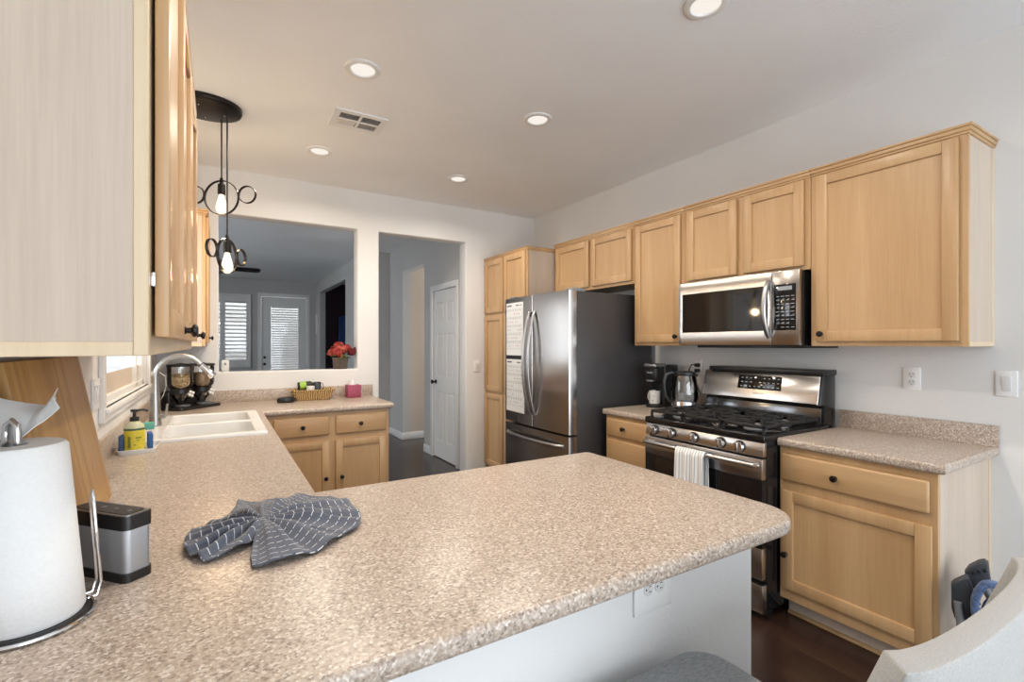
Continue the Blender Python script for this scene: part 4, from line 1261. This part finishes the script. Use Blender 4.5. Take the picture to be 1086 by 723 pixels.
def flap(u, v):
    # loose sheet: leaves the back of the roll, sags behind the post, then flares up and out like a bow end
    def lerp(tab, q):
        q = max(0, min(.9999, q)) * (len(tab) - 1); i = int(q); f_ = q - i; f_ = f_ * f_ * (3 - 2 * f_)
        return [x + (y - x) * f_ for x, y in zip(tab[i], tab[i + 1])]
    hi = lerp([(-.110, .372), (-.070, .366), (-.030, .360), (.004, .356), (.022, .370), (.036, .384)], v)
    lo_ = lerp([(-.110, .292), (-.070, .290), (-.030, .293), (.006, .300), (.035, .330), (.068, .358)], v)
    t = 1 - u
    a_ = lo_[0] + (hi[0] - lo_[0]) * t
    z = lo_[1] + (hi[1] - lo_[1]) * t
    bulge = math.sin(PI * t)
    p = CR * a_ + CU * (.012 + .050 * t - .012 * bulge + .008 * math.sin(v * 8 + t * 3))
    return (p.x, p.y, z + .004 * math.sin(t * 8 + v * 5))
MB(lf).surf(flap, 22, 22, .0012).build('loose_sheet', M['paper'], pt, smooth=1.4)

# portable speaker
sp = thing('speaker', 'silver and black portable speaker standing beside the paper towel roll', 'speaker', (-0.20, 1.28, TOP))
az = math.atan2(1.217 - 1.298, -0.163 + 0.235)          # long side direction
Lx, Ly = math.cos(az), math.sin(az)
ox, oy = -0.158, 1.213                                   # front right corner
sf = lambda a, b, c: (ox + a * Lx - b * Ly, oy + a * Ly + b * Lx, TOP + c)
def rrect(a0, a1, b0, b1, r, n=6):
    o = []
    for cx, cy, s in ((a1 - r, b1 - r, 0), (a0 + r, b1 - r, PI / 2), (a0 + r, b0 + r, PI), (a1 - r, b0 + r, 3 * PI / 2)):
        for k in range(n + 1):
            an = s + k * PI / 2 / n
            o.append((cx + r * math.cos(an), cy + r * math.sin(an)))
    return o
MB(sf).prism(rrect(-.178, 0, 0, .058, .014), 0, .018, 'c').build('base', M['black'], sp)
MB(sf).prism(rrect(-.175, -.003, .003, .055, .012), .018, .104, 'c').build('grille', steel('speaker_mesh', (.55, .58, .62), .5), sp)
MB(sf).prism(rrect(-.178, 0, 0, .058, .014), .104, .132, 'c').build('top_band', M['black'], sp)
MB(sf).prism(rrect(-.175, -.003, .002, .056, .013), .132, .1335, 'c').build('top_plate', M['nickel'], sp)
MB(sf).prism(rrect(-.168, -.012, .008, .050, .010), .1335, .1345, 'c').build('button_strip', M['black'], sp)
bt = MB(sf)
for k in range(4): bt.lathe([(.004, .1344), (.004, .1355), (0, .1357)], (-.03 - .037 * k, .029, 0), 12)
bt.build('button', M['grey_p'], sp)

# cutting boards leaning by the left wall
def slab(corners, n_off, bev):
    m_ = MB()
    t = bmesh.new()
    vs = [t.verts.new(Vector(c)) for c in corners]
    fr2 = [t.verts.new(Vector(c) + Vector(n_off)) for c in corners]
    t.faces.new(vs); t.faces.new(fr2[::-1])
    for i in range(4): t.faces.new([vs[i], vs[(i + 1) % 4], fr2[(i + 1) % 4], fr2[i]])
    bmesh.ops.recalc_face_normals(t, faces=t.faces)
    bmesh.ops.bevel(t, geom=list(t.edges), offset=bev, segments=2, profile=.5, affect='EDGES')
    m_.add(t)
    return m_
o = slab([(-.300, 1.33, TOP + .004), (-.300, 1.92, TOP + .004), (-.380, 1.92, 1.352), (-.380, 1.33, 1.352)], (.0185, 0, .0035), .004).build('cutting_board', M['bamboo'])
tag(o, 'large bamboo cutting board leaning under the nearest wall cabinet', 'cutting board')
o = slab([(-.3785, 1.26, TOP + .002), (-.3785, 1.70, TOP + .002), (-.3995, 1.70, 1.345), (-.3995, 1.26, 1.345)], (.010, 0, .0005), .003).build('cutting_board', plain('dark_board', srgb(62, 66, 60), .5))
tag(o, 'dark grey board standing behind the bamboo board against the wall', 'cutting board')

# soap tray with bottle and sponges
tr = thing('soap_tray', 'small white sink tray holding the soap bottle and sponges', 'tray', (-.305, 2.72, TOP))
MB().prism(rrect(-.372, -.240, 2.635, 2.815, .02), TOP, TOP + .004, 'c').build('dish', M['white'], tr)
def trim_(u, v):
    pl = rrect(-.372, -.240, 2.635, 2.815, .02)
    n = len(pl); q = u * n; i = int(q) % n
    x, y = pl[i]
    k = 1 + .08 * v
    return (-.306 + (x + .306) * k, 2.725 + (y - 2.725) * (1 + .05 * v), TOP + .002 + .016 * v)
MB().surf(trim_, 28, 3, .003, wrap=True).build('rim', M['white'], tr)
sx, sy, sz = -.318, 2.685, TOP + .0045
sb = thing('soap_bottle', 'yellow labelled hand soap bottle with a black pump on the sink tray', 'soap bottle', (sx, sy, sz))
MB().lathe([(.0, .0), (.034, .0), (.037, .005), (.037, .105), (.033, .118), (.020, .130), (.015, .134), (.0, .134)], (sx, sy, sz), 28).build('bottle', plain('soap_liquid', srgb(206, 206, 170), .2), sb)
MB().lathe([(.0374, .012), (.0377, .014), (.0377, .098), (.0374, .100)], (sx, sy, sz), 28).build('wrap_label', plain('yellow_label', srgb(212, 196, 60), .5, nscale=90, var=.12), sb)
MB().lathe([(.0379, .095), (.0381, .097), (.0381, .103), (.0378, .104)], (sx, sy, sz), 28).build('label_band', plain('green_band', srgb(70, 96, 74), .5), sb)
pr = MB()
for (an, w_, c0, c1) in ((-1.35, .55, .060, .066), (-1.25, .35, .050, .054), (-1.5, .2, .03, .036), (-2.1, .3, .02, .07)):
    pr.surf(lambda u, v: (sx + .0381 * math.cos(an + w_ * u), sy + .0381 * math.sin(an + w_ * u), sz + c0 + (c1 - c0) * v), 5, 1)
pr.build('label_print', plain('label_ink', srgb(120, 128, 50), .6), sb)
MB().lathe([(.016, .132), (.017, .136), (.017, .150), (.008, .154), (.006, .156), (.006, .172), (.014, .174), (.014, .184), (.0, .186)], (sx, sy, sz), 20).tube([(sx, sy, sz + .179), (sx + .030, sy + .012, sz + .180), (sx + .046, sy + .018, sz + .174)], .005, 8).build('pump', M['black'], sb)
def sponge(x, y, z, dx_, dy_, dz_, az_, col, label, nm='sponge', tilt=0):
    ff = rotfr(x, y, z, az_)
    g2 = lambda a, b, c: ff(a, b * math.cos(tilt) - c * math.sin(tilt), b * math.sin(tilt) + c * math.cos(tilt))
    o_ = MB(g2).box(-dx_ / 2, dx_ / 2, -dy_ / 2, dy_ / 2, 0, dz_, .006, 2).build(nm, plain(nm + '_foam', col, .95, 0, 250, .2, .6))
    return tag(o_, label, 'sponge')
sponge(-.360, 2.690, TOP + .005, .018, .060, .075, -.1, srgb(70, 96, 140), 'blue sponge standing left of the soap bottle')
sponge(-.268, 2.740, TOP + .005, .020, .080, .070, .15, srgb(58, 96, 150), 'blue sponge standing right of the soap bottle')
sponge(-.285, 2.800, TOP + .078, .055, .018, .035, .3, srgb(104, 176, 160), 'teal scrubbing pad lying on top of the sponges', 'scrub_pad')

# cereal dispenser in the corner
da = math.radians(47)
DC = (-.175, 4.345)
cf = rotfr(DC[0], DC[1], TOP, da)
cd = thing('cereal_dispenser', 'black double cereal dispenser with two clear canisters in the far corner', 'cereal dispenser', (DC[0], DC[1], TOP))
MB(cf).prism(rrect(-.185, .185, -.10, .10, .03), 0, .022, 'c', .004).build('base', M['black'], cd)
MB(cf).box(-.165, .165, .03, .095, .02, .135, .012, 3).build('stand', M['black'], cd)
CER = NT('cereal_flakes')
cb = CER.bsdf((.6, .4, .2), .9)
vv_ = CER.n('ShaderNodeTexVoronoi'); vv_.inputs['Scale'].default_value = 70
CER.l(CER.coords(), vv_.inputs['Vector'])
CER.l(CER.ramp(vv_.outputs['Distance'], [(0.1, srgb(250, 226, 178)), (.5, srgb(228, 192, 132)), (.85, srgb(150, 108, 62))]), cb.inputs['Base Color'])
CER.bump(cb, vv_.outputs['Distance'], 1.0, .008)
GRN = plain('muesli_grain', srgb(172, 138, 100), .9, 0, 160, .35, .8)
for sx_, fillm in ((-.092, CER.m), (.092, GRN)):
    ca_ = MB(cf).lathe([(.060, .150), (.078, .168), (.083, .19), (.083, .315), (.081, .315), (.081, .19), (.076, .17), (.058, .152)], (sx_, .0, 0), 32).build('canister', M['glass'], cd)
    MB(cf).lathe([(.0, .152), (.057, .154), (.074, .172), (.079, .192), (.079, .248), (.03, .262), (.0, .258)], (sx_, .0, 0), 32).build('cereal', fillm, ca_)
    MB(cf).lathe([(.088, .313), (.089, .324), (.08, .330), (.03, .333), (.012, .338), (.0, .338)], (sx_, .0, 0), 32).build('lid', M['black'], ca_)
    MB(cf).lathe([(.058, .112), (.066, .118), (.066, .150), (.060, .154)], (sx_, .0, 0), 28).build('collar', M['black'], cd)
    MB(cf).lathe([(.056, .112), (.050, .085), (.030, .060), (.028, .048), (.026, .048), (.028, .060), (.048, .085), (.054, .112)], (sx_, -.0, 0), 24).build('chute', M['glass'], cd)
    kb = MB(cf)
    kb.tube([(sx_ + .0, -.064, .115), (sx_ + .0, -.085, .115)], .009, 10)
    for q in range(4):
        an = q * PI / 2 + .4
        kb.ball((sx_ + .016 * math.cos(an), -.092, .115 + .016 * math.sin(an)), (.012, .009, .012), 10, 8)
    kb.build('knob', M['white'], cd)
    MB(cf).lathe([(.045, .0225), (.048, .026), (.048, .032), (.045, .032), (.044, .026), (.0, .024)], (sx_, -.02, 0), 24).build('cup', M['grey_p'], cd)

# white cord from the wall outlet to the camera on the ledge
tag(MB().tube([(XL + .012, 4.10, 1.19), (XL + .05, 4.10, 1.20), (XL + .085, 4.12, 1.17), (XL + .09, 4.16, 1.10), (XL + .07, 4.20, 1.03), (XL + .03, 4.24, .96), (XL + .03, 4.30, .925)], .0028, 8).box(XL + .0095, XL + .034, 4.085, 4.115, 1.175, 1.205, .004).build('charging_cable', M['plastic']), 'white charging cable looping from the outlet behind the faucet', 'cord')

# baby camera on the opening's ledge
LZ = 1.162
bmn = thing('small_camera', 'small white camera standing at the left end of the opening ledge', 'camera', (.040, 4.635, LZ))
MB().box(.018, .074, 4.615, 4.655, LZ + .010, LZ + .098, .008, 3).build('body', M['white'], bmn)
MB().lathe([(.0, 0), (.028, 0), (.026, .006), (.010, .011), (.0, .011)], (.046, 4.635, LZ + .0005), 20).build('foot', M['plastic'], bmn)
MB(FB(4.6155)).lathe([(.010, 0), (.010, .002), (0, .0025)], (.046, LZ + .066, 0), 16).build('lens', M['grey_p'], bmn)
MB().tube([(.012, 4.655, LZ + .03), (-.0, 4.66, LZ + .025), (.0, 4.69, LZ + .006), (.02, 4.72, LZ + .004)], .003, 6).build('cord', M['plastic'], bmn)

# flower pot on the ledge
fpx, fpy = .965, 4.660
fp = thing('potted_flowers', 'red silk flowers in a dark brown pot on the opening ledge', 'flowers', (fpx, fpy, LZ))
MB().lathe([(.0, .0), (.058, .0), (.062, .004), (.070, .095), (.074, .098), (.074, .106), (.066, .106), (.062, .09), (.0, .088)], (fpx, fpy, LZ + .0005), 28).build('pot', plain('brown_pot', srgb(92, 78, 70), .6, 0, 40, .25, .3), fp)
rnd = random.Random(5)
lv = MB()
for k in range(26):
    an = rnd.random() * 2 * PI; r = .03 + .05 * rnd.random(); L_ = .06 + .03 * rnd.random(); z = LZ + .10 + .035 * rnd.random()
    p0 = Vector((fpx + .4 * r * math.cos(an), fpy + .4 * r * math.sin(an), z))
    d = Vector((math.cos(an), math.sin(an), .25)); s_ = Vector((-math.sin(an), math.cos(an), 0))
    lv.surf(lambda u, v: tuple(p0 + d * (L_ * u) + s_ * ((v - .5) * .045 * math.sin(PI * min(1, u + .05))) + Vector((0, 0, -.03 * u * u))), 6, 2, .0008)
lv.build('leaves', plain('leaf_green', srgb(104, 104, 52), .7, 0, 40, .3), fp)
PET = [plain('petal_red', srgb(150, 50, 44), .8, 0, 60, .25), plain('petal_coral', srgb(176, 82, 70), .8, 0, 60, .25), plain('petal_dark', srgb(106, 26, 32), .8, 0, 60, .25)]
def blossom(x, y, z, R_, m_):
    b2 = MB()
    for k in range(46):
        th = math.acos(1 - 1.75 * (k + .5) / 46); ph_ = k * 2.39996
        n_ = Vector((math.sin(th) * math.cos(ph_), math.sin(th) * math.sin(ph_), math.cos(th)))
        c_ = Vector((x, y, z)) + n_ * R_ * (.70 + .45 * rnd.random())
        n_ = (n_ + Vector((rnd.uniform(-.7, .7), rnd.uniform(-.7, .7), rnd.uniform(-.7, .7)))).normalized()
        t1 = n_.orthogonal().normalized(); t2 = n_.cross(t1)
        q_ = rnd.random() * 3
        t1, t2 = t1 * math.cos(q_) + t2 * math.sin(q_), t2 * math.cos(q_) - t1 * math.sin(q_)
        s3 = R_ * .40
        b2.surf(lambda u, v: tuple(c_ + t1 * (s3 * (u * 2 - 1) * (1 - .45 * abs(v * 2 - 1))) + t2 * (s3 * (v * 2 - 1) * (1 - .45 * abs(u * 2 - 1))) - n_ * (s3 * .5 * ((u * 2 - 1) ** 2 + (v * 2 - 1) ** 2) * .5)), 3, 3, .0006)
    b2.ball((x, y, z), R_ * .5, 10, 6)
    return b2.build('blossom', m_, fp)
for (dx_, dy_, dz_, R_, mi) in ((-.055, -.03, .165, .042, 0), (.005, -.045, .180, .045, 1), (-.01, .03, .205, .045, 0), (.055, -.01, .185, .042, 0), (-.075, .02, .150, .036, 1), (.098, -.02, .150, .036, 2), (.128, -.005, .165, .030, 2), (.03, .05, .16, .04, 1), (-.03, -.06, .14, .034, 0)):
    blossom(fpx + dx_, fpy + dy_, LZ + dz_, R_, PET[mi])

# basket and what is in it
bx, by = .690, 4.440
bf = rotfr(bx, by, TOP, math.radians(-3))
bk = thing('wicker_basket', 'shallow woven basket holding bottles on the back counter', 'basket', (bx, by, TOP))
def bwall(u, v):
    pl = rrect(-.135, .135, -.062, .062, .02)
    n = len(pl); i = int(round(u * n)) % n
    x, y = pl[i]
    k = 1 + .26 * v ** .8; k2 = 1 + .40 * v
    return bf(x * k, y * k2, .004 + (.068 + .018 * abs(x / .135) ** 2) * v)
MB().surf(bwall, 28, 10, .007, wrap=True).build('side', M['wicker'], bk)
MB(bf).prism(rrect(-.133, .133, -.060, .060, .02), .001, .010, 'c').build('bottom', M['wicker'], bk)
rimp = []
for i in range(28):
    pl = rrect(-.135, .135, -.062, .062, .02)
    x, y = pl[i]
    rimp.append(bf(x * 1.26, y * 1.40, .072 + .018 * abs(x / .135) ** 2))
MB().tube(rimp, .006, 8, True).build('rim', M['wicker'], bk)
def bottle(nm, label, a, b, c, prof, m_, capm, cat='bottle', tilt=None, lab_=None):
    x, y, z = bf(a, b, c)
    t_ = thing(nm, label, cat, (x, y, z))
    if tilt is None: ff = lambda p, q, r_: bf(a + p, b + q, c + r_)
    else: ff = lambda p, q, r_: bf(a + r_ * math.cos(tilt) + p * math.sin(tilt), b + q, c + r_ * math.sin(tilt) - p * math.cos(tilt))
    MB(ff).lathe(prof[0], (0, 0, 0), 20).build('bottle', m_, t_)
    MB(ff).lathe(prof[1], (0, 0, 0), 20).build('cap', capm, t_)
    if lab_: MB(ff).lathe(lab_[0], (0, 0, 0), 20).build('wrap_label', lab_[1], t_)
    return t_
GL = plain('lime_label', srgb(150, 190, 70), .5, 0, 80, .15)
bottle('bottle', 'black bottle with a lime green label lying across the basket', -.115, .050, .118, ([(.0, 0), (.030, 0), (.032, .004), (.032, .105), (.018, .122), (.016, .128), (.0, .128)], [(.019, .126), (.020, .130), (.020, .160), (.0, .162)]), M['black'], M['black'], tilt=math.radians(4), lab_=([(.0325, .018), (.0327, .02), (.0327, .066), (.0325, .068)], GL))
bottle('bottle', 'white lidded bottle standing in the middle of the basket', -.018, -.018, .011, ([(.0, 0), (.036, 0), (.038, .004), (.038, .068), (.030, .080), (.0, .082)], [(.032, .080), (.033, .084), (.033, .108), (.0, .110)]), M['white'], M['plastic'])
bottle('jar', 'small white jar at the left end of the basket', -.098, -.022, .011, ([(.0, 0), (.026, 0), (.027, .003), (.027, .042), (.0, .044)], [(.028, .042), (.029, .045), (.029, .062), (.0, .064)]), M['plastic'], M['white'], cat='jar')
bc = thing('gadget', 'black gadget with a thin cord propped in the basket behind the white bottle', 'gadget', bf(.045, .038, .010))
MB(bf).box(.012, .072, .022, .060, .012, .150, .012, 3).build('body', M['black'], bc)
MB(bf).tube([(.070, .04, .140), (.088, .04, .132), (.094, .04, .105), (.086, .04, .075), (.072, .04, .06)], .0025, 6).build('cord', M['black'], bc)
o = MB(bf).box(.080, .125, -.03, .015, .011, .045, .006).build('wrapped_tissue_pack', M['plastic'])
tag(o, 'small white packet at the right end inside the basket', 'packet')

tx, ty = 1.035, 4.465
tbx = thing('tissue_box', 'square maroon tissue box with a white tissue on the back counter', 'tissue box', (tx, ty, TOP))
tf = rotfr(tx, ty, TOP, math.radians(0))
MB(tf).cells([-.058, -.022, .022, .058], [-.058, -.018, .018, .058], lambda u, v: not (abs(u) < .022 and abs(v) < .018), .001, .112, 'c', edge_bevel(lambda m, d: True, .003, 2)).build('box', plain('maroon_card', srgb(150, 62, 88), .5, 0, 30, .08), tbx)
def tis(u, v):
    an = 2 * PI * u
    r = .030 * (1 - v) ** .8 + .002
    return tf(r * math.cos(an) * (1 + .3 * math.sin(3 * an)) - .008 * v, r * .6 * math.sin(an), .095 + .070 * v)
MB().surf(tis, 26, 8, .001, wrap=True).build('tissue', M['paper'], tbx, smooth=1.4)

pk = thing('smart_speaker', 'small black oval gadget on the back counter left of the basket', 'gadget', (.470, 4.335, TOP))
MB().lathe([(.0, 0), (.060, 0), (.066, .006), (.068, .022), (.064, .038), (.050, .044), (.0, .045)], (.470, 4.335, TOP), 32, sq=.72).build('body', M['black'], pk)
MB().tube([(.530, 4.345, TOP + .016), (.552, 4.35, TOP + .018)], [.012, .008], 10).build('plug', M['black'], pk)

# ------------------------------------------------------------------ seating in the foreground
st = thing('counter_stool', 'grey tweed counter stool seat tucked under the peninsula', 'stool', (.83, .60, 0))
def cushion(poly_r, z0, z1, fr2=IDN):
    return MB(fr2).prism(poly_r, z0, z1, 'c', .022, 4)
cushion(rrect(.62, 1.045, .43, .800, .085, 8), .560, .641).build('seat', M['stool_fab'], st)
MB().lathe([(.0, 0), (.175, 0), (.178, .006), (.16, .014), (.035, .022), (.028, .03), (.028, .54), (.10, .548), (.10, .556), (.0, .556)], (.80, .60, 0), 36).build('pedestal', M['chrome'], st)
MB().tube([(.80 + .15 * math.cos(a_), .60 + .15 * math.sin(a_), .24) for a_ in [k * 2 * PI / 32 for k in range(32)]], .009, 8, True).tube([(.65, .60, .24), (.95, .60, .24)], .008, 8).build('footrest', M['chrome'], st)

ch = thing('dining_chair', 'pale grey upholstered wing-back chair in the right foreground', 'chair', (1.19, .48, 0))
def back_pt(u, z, inner):
    """plan path of the curved back: wing tip, corner, arc, corner, wing tip"""
    wv = min(.055, max(0, (.92 - z)) * .36) + .004
    t = -1 + 2 * u
    x = 1.19 + (.315 if inner else .352) * t
    y0 = (.302 if inner else .258)
    s = abs(t)
    y = y0 + (.018 * t * t + .016 * s ** 6)
    if s > .93:
        q = (s - .93) / .07
        y += wv * q
        x -= (1 if t > 0 else -1) * .0 * q
    return x, y
def shell():
    m_ = MB()
    nu, nz = 60, 14
    t = bmesh.new()
    zs = [.42 + (.92 - .42) * k / nz for k in range(nz + 1)]
    def rows(inner): return [[t.verts.new((*back_pt(i / nu, z, inner), z)) for i in range(nu + 1)] for z in zs]
    I, O = rows(True), rows(False)
    for j in range(nz):
        for i in range(nu):
            t.faces.new([I[j][i], I[j][i + 1], I[j + 1][i + 1], I[j + 1][i]])
            t.faces.new([O[j][i + 1], O[j][i], O[j + 1][i], O[j + 1][i + 1]])
        t.faces.new([I[j][0], I[j + 1][0], O[j + 1][0], O[j][0]])
        t.faces.new([I[j][nu], O[j][nu], O[j + 1][nu], I[j + 1][nu]])
    for i in range(nu):
        t.faces.new([I[nz][i], I[nz][i + 1], O[nz][i + 1], O[nz][i]])
        t.faces.new([I[0][i + 1], I[0][i], O[0][i], O[0][i + 1]])
    bmesh.ops.recalc_face_normals(t, faces=t.faces)
    ed = [e for e in t.edges if len(e.link_faces) == 2 and e.calc_face_angle() > .9]
    bmesh.ops.bevel(t, geom=ed, offset=.004, segments=3, profile=.5, affect='EDGES')
    m_.add(t)
    return m_
shell().build('backrest', M['chair_fab'], ch)
MB().prism(rrect(.95, 1.42, .315, .675, .05, 6), .36, .45, 'c', .02, 3).build('seat', M['chair_fab'], ch)
LEG = wood('dark_leg_wood', srgb(46, 32, 24), srgb(66, 46, 34), 'z')
for x, y in ((1.0, .635), (1.37, .635), (1.0, .35), (1.37, .35)):
    MB().tube([(x, y, .37), (x, y, .0)], [.021, .013], 12).build('leg', LEG, ch)

# ------------------------------------------------------------------ folded stroller beside the base cabinet
sr = thing('folded_stroller', 'folded black stroller with blue fabric leaning beside the right base cabinet', 'stroller', (2.66, .62, 0))
BLUE = mk_fabric('blue_plaid', srgb(44, 62, 96), srgb(92, 116, 156), (60, 60, 60))
DKP = plain('charcoal_plastic', srgb(52, 56, 62), .5)
hf = lambda a, b, c: (a, b, c)
VD = Vector((.963, .272, 0))
def plate3(pts, th, bev):
    m_ = MB(); t = bmesh.new()
    A_ = [t.verts.new(Vector(p)) for p in pts]; B_ = [t.verts.new(Vector(p) + VD * th) for p in pts]
    t.faces.new(A_); t.faces.new(B_[::-1])
    n = len(pts)
    for i in range(n): t.faces.new([A_[i], A_[(i + 1) % n], B_[(i + 1) % n], B_[i]])
    bmesh.ops.recalc_face_normals(t, faces=t.faces)
    bmesh.ops.bevel(t, geom=[e for e in t.edges if e.calc_face_angle(0) > 1.2], offset=bev, segments=3, profile=.5, affect='EDGES')
    m_.add(t)
    return m_
H1 = [(2.429, 0.717, 0.455), (2.431, 0.709, 0.468), (2.441, 0.674, 0.502), (2.443, 0.667, 0.494), (2.45, 0.642, 0.394), (2.449, 0.645, 0.358), (2.437, 0.69, 0.31), (2.432, 0.708, 0.332), (2.429, 0.716, 0.366)]
H2 = [(2.507, 0.698, 0.49), (2.511, 0.686, 0.516), (2.518, 0.66, 0.543), (2.523, 0.643, 0.552), (2.526, 0.633, 0.544), (2.527, 0.627, 0.482), (2.524, 0.638, 0.448), (2.519, 0.658, 0.422), (2.511, 0.686, 0.449)]
plate3(H1, .05, .007).build('hinge_housing', DKP, sr)
h2 = plate3(H2, .05, .007).build('hinge_housing', DKP, sr)
sl_ = MB()
for k in range(3): sl_.ball((2.513 + .004 * k, .676 - .017 * k, .500 + .010 * k), (.004, .004, .009), 8, 6)
sl_.build('slot', M['black'], h2)
rib = MB()
for k in range(6): rib.tube([(2.438, .660 - .001 * k, .345 + .022 * k), (2.444, .636, .352 + .022 * k)], .006, 6)
rib.build('latch_teeth', M['black'], sr)
MB().tube([(2.432, .697, .40), (2.437, .682, .216), (2.455, .640, .06)], .013, 10).tube([(2.54, .66, .47), (2.60, .58, .25), (2.62, .50, .06)], .013, 10).tube([(2.56, .66, .46), (2.76, .60, .30), (2.92, .54, .07)], .013, 10).tube([(2.455, .640, .06), (2.62, .50, .06), (2.92, .54, .06)], .009, 8).build('frame_tube', M['grey_p'], sr)
def smooth_path(P_, n=24):
    P_ = [Vector(p) for p in P_]; out_ = []
    for k in range(n + 1):
        t = k / n * (len(P_) - 1); i = min(int(t), len(P_) - 2); q = t - i
        a_, b_, c_, d_ = P_[max(i - 1, 0)], P_[i], P_[i + 1], P_[min(i + 2, len(P_) - 1)]
        out_.append(.5 * (2 * b_ + (c_ - a_) * q + (2 * a_ - 5 * b_ + 4 * c_ - d_) * q * q + (3 * b_ - a_ - 3 * c_ + d_) * q ** 3))
    return out_
MB().tube(smooth_path([(2.42, 0.637, 0.345), (2.418, 0.645, 0.42), (2.422, 0.632, 0.477), (2.428, 0.611, 0.506), (2.440, 0.575, 0.500), (2.46, .54, .45), (2.47, .53, .36)]), .026, 10, flat=.5, up=VD).tube(smooth_path([(2.432, 0.632, 0.351), (2.436, 0.618, 0.427), (2.446, 0.592, 0.455), (2.462, .565, .42), (2.47, .55, .35)]), .018, 10, flat=.45, up=VD).build('fabric_hood', BLUE, sr, smooth=1.2)
MB().tube(smooth_path([(2.46, 0.608, 0.355), (2.475, 0.554, 0.239), (2.488, 0.509, 0.125), (2.50, .49, .06)]), .024, 10, flat=.7, up=VD).tube(smooth_path([(2.472, 0.566, 0.441), (2.485, 0.52, 0.374), (2.503, 0.455, 0.252), (2.52, .42, .12)]), .022, 10, flat=.7, up=VD).build('fabric_seat', BLUE, sr, smooth=1.2)
for P_ in ([(2.466, 0.592, 0.382), (2.479, 0.540, 0.284), (2.495, 0.485, 0.159), (2.51, .46, .05)], [(2.50, 0.54, 0.46), (2.51, 0.49, 0.40), (2.53, 0.43, 0.28), (2.54, .40, .15)]):
    MB().tube(smooth_path(P_), .016, 8, flat=.7, up=VD).build('strap', M['black'], sr)
for (x, y) in ((2.46, .60), (2.62, .50), (2.92, .54)):
    wl = MB().lathe([(.02, -.012), (.048, -.014), (.055, -.008), (.055, .008), (.048, .014), (.02, .012)], (x, y, .0555), 24, axis=0).build('wheel', M['black'], sr)
    MB().lathe([(.02, -.015), (.022, -.016), (.0, -.017)], (x, y, .0555), 16, axis=0).build('hub', M['grey_p'], wl)
